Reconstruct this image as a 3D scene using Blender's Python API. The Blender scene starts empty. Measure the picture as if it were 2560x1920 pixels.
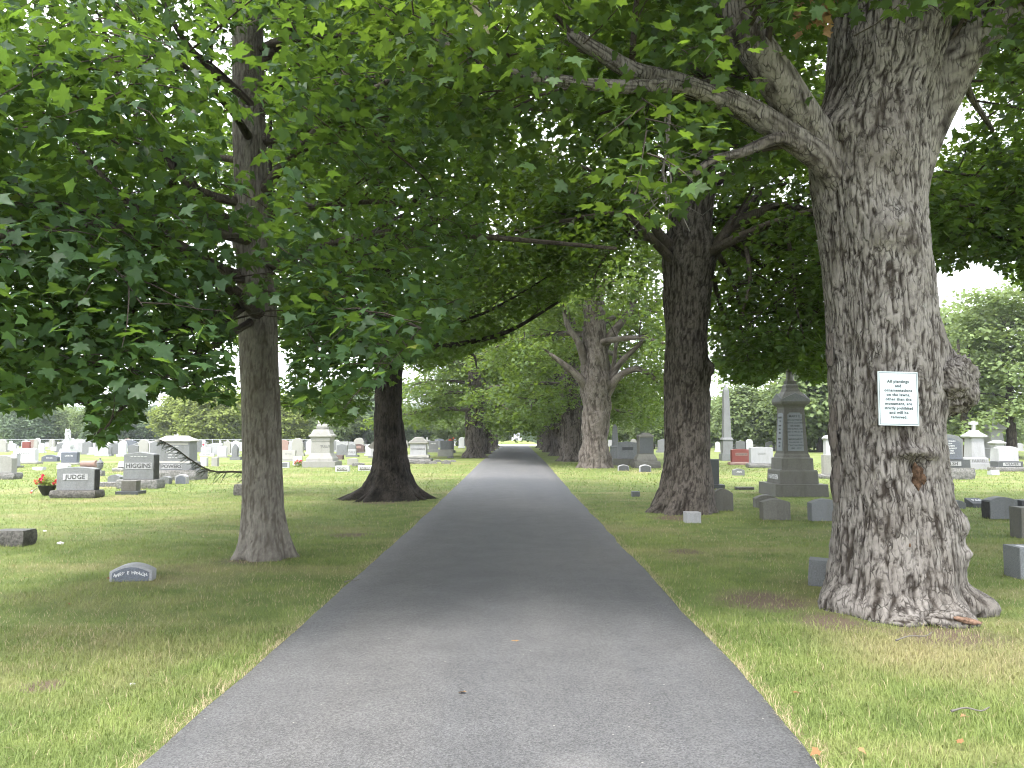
import bpy, math, random
import numpy as np
from mathutils import Vector, Matrix, Euler

# ------------------------------------------------------------------ camera, sky, sun, exposure
SC = bpy.context.scene
COL = SC.collection
PW, PH, F = 2560.0, 1920.0, 1923.0
HOR = 1090.0
CAMH = 1.6
PITCH = math.atan((HOR - PH / 2) / F)
cd = bpy.data.cameras.new('camera')
cam = bpy.data.objects.new('camera', cd)
COL.objects.link(cam)
cd.sensor_width = 36.0
cd.lens = 36.0 * F / PW
cd.clip_start = 0.05
cd.clip_end = 6000
cam.location = (0, 0, CAMH)
cam.rotation_euler = (math.pi / 2 + PITCH, 0, 0)
SC.camera = cam

SUN_EL, SUN_AZ = math.radians(62), math.radians(215)      # azimuth clockwise from +Y
W = bpy.data.worlds.new('World')
SC.world = W
W.use_nodes = True
wn, wl = W.node_tree.nodes, W.node_tree.links
wn.clear()
wo = wn.new('ShaderNodeOutputWorld')
bg = wn.new('ShaderNodeBackground')
bg.inputs['Strength'].default_value = 0.12
sky = wn.new('ShaderNodeTexSky')
sky.sky_type = 'NISHITA'
sky.sun_disc = False
sky.sun_elevation = SUN_EL
sky.sun_rotation = SUN_AZ
sky.dust_density = 3.0
wtc = wn.new('ShaderNodeTexCoord')
wmap = wn.new('ShaderNodeMapping')
wmap.inputs['Scale'].default_value = (1.0, 1.0, 2.6)
wno = wn.new('ShaderNodeTexNoise')
wno.inputs['Scale'].default_value = 2.2
wno.inputs['Detail'].default_value = 6
wno.inputs['Roughness'].default_value = 0.55
wr = wn.new('ShaderNodeValToRGB')
wr.color_ramp.elements[0].position = 0.34
wr.color_ramp.elements[0].color = (6.6, 7.1, 7.9, 1)
wr.color_ramp.elements[1].position = 0.62
wr.color_ramp.elements[1].color = (9.2, 9.4, 9.6, 1)
wm = wn.new('ShaderNodeMix')
wm.data_type = 'RGBA'
wm.inputs['Factor'].default_value = 0.86          # thin overcast: mostly cloud, a little blue sky through it
wl.new(wtc.outputs['Generated'], wmap.inputs['Vector'])
wl.new(wmap.outputs['Vector'], wno.inputs['Vector'])
wl.new(wno.outputs['Fac'], wr.inputs['Fac'])
wl.new(sky.outputs['Color'], wm.inputs['A'])
wl.new(wr.outputs['Color'], wm.inputs['B'])
wl.new(wm.outputs['Result'], bg.inputs['Color'])
wl.new(bg.outputs['Background'], wo.inputs['Surface'])

sd = bpy.data.lights.new('sun', 'SUN')
sd.energy = 1.5
sd.angle = math.radians(16)
sd.color = (1.0, 0.96, 0.9)
sun = bpy.data.objects.new('sun', sd)
COL.objects.link(sun)
sun.rotation_euler = (math.pi / 2 - SUN_EL, 0, math.pi - SUN_AZ)
sun.location = (-20, -20, 40)

vs = SC.view_settings
vs.view_transform = 'Standard'
vs.look = 'None'
vs.exposure = 2.3
vs.gamma = 1.0
vs.use_curve_mapping = False
cy = SC.cycles
cy.max_bounces = 6
cy.diffuse_bounces = 4
cy.glossy_bounces = 2
cy.transmission_bounces = 4
cy.transparent_max_bounces = 4
cy.use_denoising = True
cy.filter_width = 1.05
cy.adaptive_threshold = 0.025
cy.sample_clamp_indirect = 6.0

# ------------------------------------------------------------------ helpers
R = random.Random(7)
NR = np.random.default_rng(11)
CA, SA = math.cos(PITCH), math.sin(PITCH)


def G(px, py):
    """ground point seen at photograph pixel (2560 wide)"""
    u, v = (px - PW / 2) / F, (PH / 2 - py) / F
    dy, dz = CA - v * SA, SA + v * CA
    t = CAMH / -dz
    return (u * t, dy * t)


def D(x, y, d):
    """point at forward distance d, from a pixel of the 2212-wide preview"""
    px, py = x * PW / 2212.0, y * PW / 2212.0
    u, v = (px - PW / 2) / F, (PH / 2 - py) / F
    dy, dz = CA - v * SA, SA + v * CA
    t = d / dy
    return Vector((u * t, d, CAMH + dz * t))


def proj(P):
    """world (n,3) -> preview pixels and depth"""
    x, y, z = P[:, 0], P[:, 1], P[:, 2] - CAMH
    dep = y * CA + z * SA
    up = -y * SA + z * CA
    dep = np.maximum(dep, 0.05)
    k = 2212.0 / PW
    return (PW / 2 + F * x / dep) * k, (PH / 2 - F * up / dep) * k, dep


def link(o, parent=None):
    COL.objects.link(o)
    if parent is not None:
        o.parent = parent
    return o


def new_mesh(name, V, tris=None, quads=None, mat=None, smooth=False, attrs=None):
    me = bpy.data.meshes.new(name)
    V = np.asarray(V, dtype=np.float32)
    li, ls, n = [], [], 0
    if tris is not None and len(tris):
        t = np.asarray(tris, dtype=np.int32)
        li.append(t.ravel())
        ls.append(np.arange(len(t), dtype=np.int32) * 3)
        n = len(t) * 3
    if quads is not None and len(quads):
        q = np.asarray(quads, dtype=np.int32)
        li.append(q.ravel())
        ls.append(np.arange(len(q), dtype=np.int32) * 4 + n)
    li, ls = np.concatenate(li), np.concatenate(ls)
    me.vertices.add(len(V))
    me.vertices.foreach_set('co', V.ravel())
    me.loops.add(len(li))
    me.loops.foreach_set('vertex_index', li)
    me.polygons.add(len(ls))
    me.polygons.foreach_set('loop_start', ls)
    if smooth:
        me.polygons.foreach_set('use_smooth', np.ones(len(ls), dtype=bool))
    for k, a in (attrs or {}).items():
        at = me.attributes.new(k, 'FLOAT', 'POINT')
        at.data.foreach_set('value', np.asarray(a, dtype=np.float32))
    me.update(calc_edges=True)
    if mat:
        me.materials.append(mat)
    return me


def obj(name, me, parent=None, loc=None, rot=None, kind=None):
    o = link(bpy.data.objects.new(name, me), parent)
    if loc is not None:
        o.location = loc
    if rot is not None:
        o.rotation_euler = rot
    if kind:
        o['kind'] = kind
    return o


def tag(o, label, cat, group=None):
    o['label'] = label
    o['category'] = cat
    if group:
        o['group'] = group
    return o


def thing(name, loc, label, cat, group=None, rz=0):
    o = link(bpy.data.objects.new(name, None))
    o.empty_display_size = 0.2
    o.location = loc
    o.rotation_euler = (0, 0, rz)
    return tag(o, label, cat, group)


def copy_tree(o, parent=None):
    c = o.copy()
    COL.objects.link(c)
    c.parent = parent
    for ch in o.children:
        copy_tree(ch, c)
    return c


def norm(a):
    return a / np.maximum(np.linalg.norm(a, axis=-1, keepdims=True), 1e-9)


# ---- numpy noise
def _h(*c):
    s = np.zeros(np.broadcast(*c).shape, dtype=np.uint32)
    for a, m in zip(c, (374761393, 668265263, 2147483647, 1274126177)):
        s = s + (np.asarray(a).astype(np.int64) * m % (1 << 32)).astype(np.uint32)
    s = (s ^ (s >> 13)) * np.uint32(1274126177)
    s = (s ^ (s >> 16)) * np.uint32(2246822519)
    s = s ^ (s >> 15)
    return (s & 0xffffff).astype(np.float64) / 0xffffff


def vnoise(p):
    i = np.floor(p).astype(np.int64)
    f = p - i
    f = f * f * (3 - 2 * f)
    r = 0
    for dx in (0, 1):
        for dy in (0, 1):
            for dz in (0, 1):
                w = (f[..., 0] if dx else 1 - f[..., 0]) * (f[..., 1] if dy else 1 - f[..., 1]) * (f[..., 2] if dz else 1 - f[..., 2])
                r = r + w * _h(i[..., 0] + dx, i[..., 1] + dy, i[..., 2] + dz)
    return r


def fbm(p, o=4):
    r, a, s = 0, 0.5, 0
    for k in range(o):
        r = r + a * vnoise(p * 2 ** k + 17.3 * k)
        s += a
        a *= 0.5
    return r / s


def worley(u, v, per, seed=0):
    """2-D cells, u wraps with integer period; returns F2-F1 and the cell's random value"""
    iu, iv = np.floor(u).astype(np.int64), np.floor(v).astype(np.int64)
    f1 = np.full(u.shape, 9.0)
    f2 = np.full(u.shape, 9.0)
    cid = np.zeros(u.shape)
    for a in (-1, 0, 1):
        for b in (-1, 0, 1):
            cu, cv = iu + a, iv + b
            w = np.mod(cu, per)
            x = cu + 0.15 + 0.7 * _h(w, cv, np.int64(seed))
            y = cv + 0.1 + 0.8 * _h(w, cv, np.int64(seed + 5))
            d = np.hypot(u - x, v - y)
            m = d < f1
            f2 = np.where(m, f1, np.minimum(f2, d))
            cid = np.where(m, _h(w, cv, np.int64(seed + 9)), cid)
            f1 = np.where(m, d, f1)
    return f2 - f1, cid


# ------------------------------------------------------------------ materials
def mat_new(name):
    m = bpy.data.materials.new(name)
    m.use_nodes = True
    nt = m.node_tree
    b = nt.nodes['Principled BSDF']
    return m, nt.nodes, nt.links, b


def nmix(n, l, fac, a, b, mode='MIX'):
    x = n.new('ShaderNodeMix')
    x.data_type = 'RGBA'
    x.blend_type = mode
    for sock, val in (('Factor', fac), ('A', a), ('B', b)):
        if hasattr(val, 'links'):
            l.new(val, x.inputs[sock])
        elif isinstance(val, (int, float)):
            x.inputs[sock].default_value = val
        else:
            x.inputs[sock].default_value = (*val, 1)
    return x.outputs['Result']


def nramp(n, l, src, p0, p1, c0=(0, 0, 0), c1=(1, 1, 1)):
    r = n.new('ShaderNodeValToRGB')
    r.color_ramp.elements[0].position, r.color_ramp.elements[1].position = p0, p1
    r.color_ramp.elements[0].color, r.color_ramp.elements[1].color = (*c0, 1), (*c1, 1)
    l.new(src, r.inputs['Fac'])
    return r.outputs['Color']


def nnoise(n, l, scale, detail=4, vec=None, rough=0.6):
    x = n.new('ShaderNodeTexNoise')
    x.inputs['Scale'].default_value = scale
    x.inputs['Detail'].default_value = detail
    x.inputs['Roughness'].default_value = rough
    if vec is not None:
        l.new(vec, x.inputs['Vector'])
    return x.outputs['Fac']


def nmap(n, l, src, scale):
    m = n.new('ShaderNodeMapping')
    m.inputs['Scale'].default_value = scale
    l.new(src, m.inputs['Vector'])
    return m.outputs['Vector']


def nattr(n, name):
    a = n.new('ShaderNodeAttribute')
    a.attribute_name = name
    return a.outputs['Fac']


def nbump(n, l, h, strength, dist):
    b = n.new('ShaderNodeBump')
    b.inputs['Strength'].default_value = strength
    b.inputs['Distance'].default_value = dist
    l.new(h, b.inputs['Height'])
    return b.outputs['Normal']


def bark_mat(name, furrow, ridge, lichen, lich_amt=0.5, crack=24.0, crack_amt=0.8):
    m, n, l, b = mat_new(name)
    tc = n.new('ShaderNodeTexCoord').outputs['Object']
    rd = nattr(n, 'ridge')
    big = nnoise(n, l, 2.3, 4, tc)
    fine = nnoise(n, l, 38, 5, nmap(n, l, tc, (1, 1, 0.35)))
    c = nmix(n, l, nramp(n, l, rd, 0.10, 0.66), furrow, ridge)
    c = nmix(n, l, nramp(n, l, big, 0.36, 0.66), c, nmix(n, l, 0.5, c, (0.10, 0.085, 0.07)))
    c = nmix(n, l, nramp(n, l, nnoise(n, l, 5.5, 6, tc, 0.7), 0.56, 0.74, (0, 0, 0), (lich_amt,) * 3), c, lichen)
    c = nmix(n, l, nramp(n, l, fine, 0.2, 0.75), nmix(n, l, 1.0, c, (0.6, 0.6, 0.6), 'MULTIPLY'), c)
    wob = n.new('ShaderNodeTexNoise')
    wob.inputs['Scale'].default_value = 7
    wob.inputs['Detail'].default_value = 3
    l.new(tc, wob.inputs['Vector'])
    wsc = n.new('ShaderNodeVectorMath')
    wsc.operation = 'MULTIPLY_ADD'
    l.new(wob.outputs['Color'], wsc.inputs[0])
    wsc.inputs[1].default_value = (.07, .07, .16)
    l.new(tc, wsc.inputs[2])
    vo = n.new('ShaderNodeTexVoronoi')
    vo.feature = 'DISTANCE_TO_EDGE'
    vo.inputs['Scale'].default_value = crack
    l.new(nmap(n, l, wsc.outputs[0], (1, 1, 0.13)), vo.inputs['Vector'])
    ck0 = nramp(n, l, vo.outputs['Distance'], 0.0, 0.14)
    ck = nmix(n, l, nramp(n, l, nnoise(n, l, 11, 3, tc), 0.36, 0.60), (1, 1, 1), ck0)
    c = nmix(n, l, ck, nmix(n, l, crack_amt, c, furrow), c)
    l.new(c, b.inputs['Base Color'])
    hs = n.new('ShaderNodeMath')
    hs.operation = 'MULTIPLY_ADD'
    l.new(ck, hs.inputs[0])
    hs.inputs[1].default_value = 1.2
    l.new(fine, hs.inputs[2])
    fine = hs.outputs[0]
    b.inputs['Roughness'].default_value = 0.95
    b.inputs['Specular IOR Level'].default_value = 0.15
    l.new(nbump(n, l, fine, 0.7, 0.012), b.inputs['Normal'])
    return m


def leaf_mat(name, top, through, trans=0.45, yellow=(0.13, 0.14, 0.03), rough=0.5, spec=0.3):
    m, n, l, b = mat_new(name)
    lv = nattr(n, 'lv')
    c1 = nmix(n, l, nramp(n, l, lv, 0.0, 1.0), tuple(x * 0.72 for x in top), tuple(x * 1.3 for x in top))
    c2 = nmix(n, l, nramp(n, l, lv, 0.0, 1.0), tuple(x * 0.75 for x in through), tuple(x * 1.3 for x in through))
    yl = nramp(n, l, lv, 0.955, 0.99)
    c1 = nmix(n, l, yl, c1, yellow)
    l.new(c1, b.inputs['Base Color'])
    b.inputs['Roughness'].default_value = rough
    b.inputs['Specular IOR Level'].default_value = spec
    t = n.new('ShaderNodeBsdfTranslucent')
    l.new(c2, t.inputs['Color'])
    mx = n.new('ShaderNodeMixShader')
    mx.inputs[0].default_value = trans
    l.new(b.outputs[0], mx.inputs[1])
    l.new(t.outputs[0], mx.inputs[2])
    l.new(mx.outputs[0], n['Material Output'].inputs['Surface'])
    return m


def stone_mat(name, col, speck=0.35, stain=0.4, scale=90, stain_col=(0.07, 0.065, 0.055)):
    m, n, l, b = mat_new(name)
    tc = n.new('ShaderNodeTexCoord').outputs['Object']
    s = nnoise(n, l, scale, 2, tc, 0.8)
    c = nmix(n, l, nramp(n, l, s, 0.36, 0.64), tuple(x * (1 - speck) for x in col), tuple(min(0.9, x * (1 + speck * 0.6)) for x in col))
    big = nnoise(n, l, 3.2, 5, nmap(n, l, tc, (1.6, 1.6, 0.5)), 0.65)
    c = nmix(n, l, nramp(n, l, big, 0.5, 0.78, (0, 0, 0), (stain,) * 3), c, stain_col)
    oi = n.new('ShaderNodeObjectInfo')
    c = nmix(n, l, 1.0, c, nramp(n, l, oi.outputs['Random'], 0, 1, (0.86, 0.86, 0.86), (1.08, 1.08, 1.08)), 'MULTIPLY')
    l.new(c, b.inputs['Base Color'])
    b.inputs['Roughness'].default_value = 0.75
    b.inputs['Specular IOR Level'].default_value = 0.3
    l.new(nbump(n, l, nnoise(n, l, 45, 4, tc), 0.35, 0.006), b.inputs['Normal'])
    return m


def plain_mat(name, col, rough=0.7, spec=0.3, noise=0.15, scale=20):
    m, n, l, b = mat_new(name)
    tc = n.new('ShaderNodeTexCoord').outputs['Object']
    c = nmix(n, l, nramp(n, l, nnoise(n, l, scale, 3, tc), 0.3, 0.7), tuple(x * (1 - noise) for x in col), tuple(min(1, x * (1 + noise)) for x in col))
    l.new(c, b.inputs['Base Color'])
    b.inputs['Roughness'].default_value = rough
    b.inputs['Specular IOR Level'].default_value = spec
    return m


M = {}
M['bark_old'] = bark_mat('bark_old', (0.020, 0.015, 0.012), (0.265, 0.242, 0.22), (0.31, 0.305, 0.28), 0.5, 26.0, 0.85)
M['bark_brown'] = bark_mat('bark_brown', (0.022, 0.018, 0.015), (0.155, 0.136, 0.12), (0.20, 0.195, 0.17), 0.35)
M['bark_dark'] = bark_mat('bark_dark', (0.007, 0.006, 0.005), (0.026, 0.022, 0.019), (0.036, 0.034, 0.03), 0.25, 18.0)
M['bark_young'] = bark_mat('bark_young', (0.105, 0.092, 0.076), (0.235, 0.215, 0.185), (0.265, 0.265, 0.23), 0.5, 40.0, 0.5)
M['bark_pale'] = bark_mat('bark_pale', (0.05, 0.041, 0.034), (0.20, 0.175, 0.155), (0.24, 0.23, 0.20), 0.4)
M['bark_limb'] = bark_mat('bark_limb', (0.035, 0.028, 0.023), (0.115, 0.098, 0.08), (0.17, 0.165, 0.14), 0.4)
M['twig'] = bark_mat('bark_twig', (0.05, 0.04, 0.033), (0.085, 0.068, 0.055), (0.11, 0.10, 0.085), 0.2)
M['dead_wood'] = plain_mat('dead_wood', (0.34, 0.29, 0.23), 0.9, 0.1, 0.3, 9)
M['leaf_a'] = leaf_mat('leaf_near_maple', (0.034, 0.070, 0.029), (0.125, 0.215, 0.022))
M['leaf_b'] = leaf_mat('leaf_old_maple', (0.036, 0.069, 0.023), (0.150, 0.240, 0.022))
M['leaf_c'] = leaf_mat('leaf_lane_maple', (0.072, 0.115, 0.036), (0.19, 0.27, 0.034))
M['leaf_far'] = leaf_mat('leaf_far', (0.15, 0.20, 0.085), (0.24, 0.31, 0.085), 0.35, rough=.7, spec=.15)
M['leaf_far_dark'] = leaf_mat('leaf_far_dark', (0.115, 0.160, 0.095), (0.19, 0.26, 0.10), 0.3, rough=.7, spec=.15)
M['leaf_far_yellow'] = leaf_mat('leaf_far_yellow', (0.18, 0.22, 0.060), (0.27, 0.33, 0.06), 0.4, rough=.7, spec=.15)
M['needle'] = plain_mat('needle', (0.035, 0.065, 0.035), 0.6, 0.3, 0.3, 6)
M['dead_leaf'] = plain_mat('dead_leaf', (0.20, 0.10, 0.045), 0.8, 0.2, 0.3, 25)
M['dry_leaf'] = plain_mat('dry_leaf', (0.24, 0.145, 0.07), 0.8, 0.2, 0.3, 25)
M['granite'] = stone_mat('granite_grey', (0.155, 0.16, 0.163))
M['granite_dark'] = stone_mat('granite_dark', (0.072, 0.076, 0.08), 0.3, 0.3)
M['granite_light'] = stone_mat('granite_light', (0.32, 0.32, 0.33), 0.22, 0.25)
M['granite_blue'] = stone_mat('granite_blue', (0.115, 0.125, 0.148), 0.4, 0.15, 130)
M['granite_red'] = stone_mat('granite_red', (0.17, 0.05, 0.042), 0.25, 0.15)
M['granite_pink'] = stone_mat('granite_pink', (0.25, 0.165, 0.14), 0.25, 0.15)
M['granite_brown'] = stone_mat('granite_brown', (0.12, 0.085, 0.08), 0.25, 0.2)
M['rock'] = stone_mat('rock_face', (0.17, 0.165, 0.158), 0.5, 0.5, 22)
M['rock_dark'] = stone_mat('rock_face_dark', (0.105, 0.098, 0.088), 0.5, 0.5, 22)
M['weathered'] = stone_mat('weathered_stone', (0.12, 0.115, 0.10), 0.25, 0.65, 60, (0.06, 0.058, 0.045))
M['panel'] = stone_mat('blue_grey_panel', (0.19, 0.205, 0.22), 0.2, 0.25, 110)
M['marble'] = stone_mat('white_marble', (0.42, 0.425, 0.43), 0.1, 0.2, 40, (0.25, 0.25, 0.23))
M['limestone'] = stone_mat('limestone', (0.26, 0.255, 0.235), 0.12, 0.5, 40, (0.17, 0.165, 0.14))
M['letter_dark'] = plain_mat('letter_dark', (0.06, 0.06, 0.06), 0.8)
M['letter_mid'] = plain_mat('letter_mid', (0.13, 0.13, 0.13), 0.8)
M['letter_light'] = plain_mat('letter_light', (0.55, 0.55, 0.55), 0.8)
M['sign_white'] = plain_mat('sign_white', (0.42, 0.465, 0.475), 0.4, 0.4, 0.03, 6)
M['sign_ink'] = plain_mat('sign_ink', (0.02, 0.03, 0.03), 0.5)
M['metal_grey'] = plain_mat('metal_grey', (0.35, 0.36, 0.37), 0.5, 0.5)
M['pot_black'] = plain_mat('pot_black', (0.015, 0.014, 0.014), 0.5, 0.4)
M['petal_red'] = plain_mat('petal_red', (0.55, 0.015, 0.05), 0.6)
M['petal_coral'] = plain_mat('petal_coral', (0.62, 0.11, 0.07), 0.6)
M['petal_white'] = plain_mat('petal_white', (0.75, 0.7, 0.7), 0.6)
M['wood_orange'] = plain_mat('wood_orange', (0.07, 0.043, 0.027), 0.9, 0.1, 0.75, 22)
M['wood_curl'] = plain_mat('wood_curl', (0.16, 0.10, 0.07), 0.9, 0.1, 0.6, 30)
M['quartz'] = plain_mat('white_rock', (0.62, 0.6, 0.6), 0.8, 0.2, 0.15, 14)
M['gravel'] = plain_mat('gravel', (0.42, 0.41, 0.40), 0.95, 0.1, 0.15, 3)


def lawn_colour(n, l):
    """colour of the turf at a world position: fresh, dull and straw-dry patches"""
    P = n.new('ShaderNodeNewGeometry').outputs['Position']
    a = nnoise(n, l, 0.42, 5, P, 0.62)
    b = nnoise(n, l, 1.9, 4, P, 0.6)
    st = nnoise(n, l, 0.55, 4, nmap(n, l, P, (0.25, 1.3, 1)), 0.6)
    c = nmix(n, l, nramp(n, l, b, 0.34, 0.66), (0.120, 0.162, 0.050), (0.184, 0.226, 0.072))
    c = nmix(n, l, nramp(n, l, a, 0.50, 0.70, (0, 0, 0), (0.72,) * 3), c, (0.275, 0.240, 0.130))
    c = nmix(n, l, nramp(n, l, st, 0.56, 0.70, (0, 0, 0), (0.55,) * 3), c, (0.295, 0.255, 0.140))
    for x, y, r in DRY:
        f_ = spot(n, l, P, x, y, r, 1.2)
        c = nmix(n, l, nmix(n, l, .5, (0, 0, 0), f_), c, (0.30, 0.255, 0.15))
    return c, P


DRY = [(4.1, 5.5, .8), (2.9, 5.9, .4), (-3.6, 5.0, .3)]


def spot(n, l, P, x, y, r, soft=0.5):
    """round worn place with a ragged rim, 1 inside"""
    sx = n.new('ShaderNodeVectorMath')
    sx.operation = 'SUBTRACT'
    l.new(P, sx.inputs[0])
    sx.inputs[1].default_value = (x, y, 0)
    ln = n.new('ShaderNodeVectorMath')
    ln.operation = 'LENGTH'
    l.new(sx.outputs[0], ln.inputs[0])
    ad = n.new('ShaderNodeMath')
    ad.operation = 'MULTIPLY_ADD'
    l.new(nnoise(n, l, 3.0, 5, P, 0.7), ad.inputs[0])
    ad.inputs[1].default_value = 1.4 * r
    l.new(ln.outputs['Value'], ad.inputs[2])
    return nramp(n, l, _scaled(n, l, ad.outputs[0], 1 / (3 * r)), 0.40, 0.40 + 0.4 * soft, (1, 1, 1), (0, 0, 0))


def _scaled(n, l, s, k):
    x = n.new('ShaderNodeMath')
    x.operation = 'MULTIPLY'
    l.new(s, x.inputs[0])
    x.inputs[1].default_value = k
    return x.outputs[0]


DIRT = [(2.45, 7.6, 0.55), (2.75, 6.75, 0.40), (3.5, 6.35, 0.5), (-3.15, 19.0, 0.9), (-2.6, 12.6, 0.35), (3.2, 15.2, 0.6), (2.4, 10.8, 0.3),
        (-3.35, 10.1, 0.45), (-3.0, 5.05, 0.16)]


def ground_material():
    m, n, l, b = mat_new('lawn')
    c, P = lawn_colour(n, l)
    c = nmix(n, l, nramp(n, l, nnoise(n, l, 60, 3, P), 0.3, 0.7), nmix(n, l, 1.0, c, (0.62, 0.6, 0.55), 'MULTIPLY'), c)
    for x, y, r in DIRT:
        c = nmix(n, l, spot(n, l, P, x, y, r), c, (0.125, 0.095, 0.068))
    l.new(c, b.inputs['Base Color'])
    b.inputs['Roughness'].default_value = 0.95
    b.inputs['Specular IOR Level'].default_value = 0.1
    l.new(nbump(n, l, nnoise(n, l, 35, 5, P), 0.8, 0.03), b.inputs['Normal'])
    return m


def grass_material():
    m, n, l, b = mat_new('grass_blade')
    c, P = lawn_colour(n, l)
    lv = nattr(n, 'lv')
    c = nmix(n, l, 1.0, c, nramp(n, l, lv, 0, 0.9, (0.78, 0.8, 0.7), (1.35, 1.35, 1.2)), 'MULTIPLY')
    c = nmix(n, l, nramp(n, l, nattr(n, 'straw'), 0.45, 0.55), c, (0.40, 0.33, 0.20))
    l.new(c, b.inputs['Base Color'])
    b.inputs['Roughness'].default_value = 0.6
    b.inputs['Specular IOR Level'].default_value = 0.25
    t = n.new('ShaderNodeBsdfTranslucent')
    l.new(c, t.inputs['Color'])
    mx = n.new('ShaderNodeMixShader')
    mx.inputs[0].default_value = 0.3
    l.new(b.outputs[0], mx.inputs[1])
    l.new(t.outputs[0], mx.inputs[2])
    l.new(mx.outputs[0], n['Material Output'].inputs['Surface'])
    return m


def asphalt_material():
    m, n, l, b = mat_new('asphalt')
    P = n.new('ShaderNodeNewGeometry').outputs['Position']
    v = n.new('ShaderNodeTexVoronoi')
    v.inputs['Scale'].default_value = 120
    l.new(P, v.inputs['Vector'])
    agg = nramp(n, l, v.outputs['Color'], 0.15, 0.95)
    c = nmix(n, l, agg, (0.050, 0.050, 0.052), (0.122, 0.122, 0.126))
    v2 = n.new('ShaderNodeTexVoronoi')
    v2.inputs['Scale'].default_value = 11
    l.new(P, v2.inputs['Vector'])
    fleck = nramp(n, l, v2.outputs['Distance'], 0.04, 0.075, (1, 1, 1), (0, 0, 0))
    pick = nramp(n, l, v2.outputs['Color'], 0.70, 0.72)
    c = nmix(n, l, nmix(n, l, 1.0, fleck, pick, 'MULTIPLY'), c, (0.30, 0.29, 0.27))
    wear = nnoise(n, l, 0.5, 5, nmap(n, l, P, (1.6, 0.16, 1)), 0.6)
    c = nmix(n, l, nramp(n, l, wear, 0.35, 0.68, (0, 0, 0), (0.6,) * 3), c, nmix(n, l, 1.0, c, (1.36, 1.29, 1.19), 'MULTIPLY'))
    mot = nnoise(n, l, 2.2, 6, P, 0.65)
    c = nmix(n, l, nramp(n, l, mot, 0.35, 0.7), nmix(n, l, 1.0, c, (0.8, 0.8, 0.8), 'MULTIPLY'), c)
    for x, y, r in ((-0.42, 5.55, 0.038), (-0.28, 4.95, 0.018)):
        c = nmix(n, l, spot(n, l, P, x, y, r, 0.4), c, (0.02, 0.02, 0.021))
    c = nmix(n, l, nmix(n, l, 0.18, (0, 0, 0), spot(n, l, P, 0.35, 3.75, 0.16, 0.8)), c, (0.20, 0.19, 0.18))
    l.new(c, b.inputs['Base Color'])
    b.inputs['Roughness'].default_value = 0.82
    b.inputs['Specular IOR Level'].default_value = 0.35
    l.new(nbump(n, l, v.outputs['Distance'], 0.5, 0.006), b.inputs['Normal'])
    return m


M['lawn'] = ground_material()
M['grass'] = grass_material()
M['asphalt'] = asphalt_material()

# ------------------------------------------------------------------ ground and lane
S = 1400.0
gx = np.concatenate([np.linspace(-S, -40, 8), np.linspace(-36, 36, 37), np.linspace(40, S, 8)])
gy = np.concatenate([np.linspace(-60, 0, 6), np.linspace(2, 60, 30), np.linspace(70, 2200, 20)])
GX, GY = np.meshgrid(gx, gy, indexing='ij')
GZ = np.zeros_like(GX)
V = np.stack([GX.ravel(), GY.ravel(), GZ.ravel()], 1)
nx_, ny_ = len(gx), len(gy)
ii, jj = np.meshgrid(np.arange(nx_ - 1), np.arange(ny_ - 1), indexing='ij')
q = np.stack([ii * ny_ + jj, (ii + 1) * ny_ + jj, (ii + 1) * ny_ + jj + 1, ii * ny_ + jj + 1], -1).reshape(-1, 4)
obj('ground', new_mesh('ground', V, quads=q, mat=M['lawn']), kind='structure')

RY = [-20, 3.7, 5.4, 7.3, 12.4, 22, 48, 80, 118, 128]
RL = [-1.82, -1.80, -1.78, -1.77, -1.74, -1.76, -1.92, -1.9, -1.8, -1.9]
RR = [1.36, 1.46, 1.56, 1.55, 1.60, 1.68, 2.05, 2.3, 2.6, 2.8]


def road_l(y):
    return np.interp(y, RY, RL) + 0.05 * (fbm(np.stack([np.asarray(y) * 1.7, np.asarray(y) * 0 + 3.1, np.asarray(y) * 0], -1), 4) - 0.5)


def road_r(y):
    return np.interp(y, RY, RR) + 0.07 * (fbm(np.stack([np.asarray(y) * 1.3, np.asarray(y) * 0 + 9.1, np.asarray(y) * 0], -1), 4) - 0.5)


ry = np.concatenate([np.linspace(-20, 2, 12), np.arange(2.2, 30, 0.12), np.arange(30, 128.5, 1.0)])
xl, xr = road_l(ry), road_r(ry)
ts = np.linspace(0, 1, 9)
X = xl[:, None] + (xr - xl)[:, None] * ts
Z = 0.012 + 0.03 * (1 - (2 * ts - 1) ** 2)[None, :] + 0 * X
V = np.stack([X, np.repeat(ry[:, None], 9, 1), Z], -1).reshape(-1, 3)
n0 = len(V)
a = np.arange(len(ry) - 1)[:, None] * 9 + np.arange(8)[None, :]
q = np.stack([a, a + 1, a + 10, a + 9], -1).reshape(-1, 4)
el = np.stack([xl - 0.01, ry, np.zeros_like(ry) - 0.02], 1)
er = np.stack([xr + 0.01, ry, np.zeros_like(ry) - 0.02], 1)
V = np.concatenate([V, el, er])
i = np.arange(len(ry) - 1)
q = np.concatenate([q, np.stack([n0 + i, i * 9, (i + 1) * 9, n0 + i + 1], 1),
                    np.stack([i * 9 + 8, n0 + len(ry) + i, n0 + len(ry) + i + 1, (i + 1) * 9 + 8], 1)])
obj('road', new_mesh('road', V, quads=q, mat=M['asphalt'], smooth=True), kind='structure')

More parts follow.
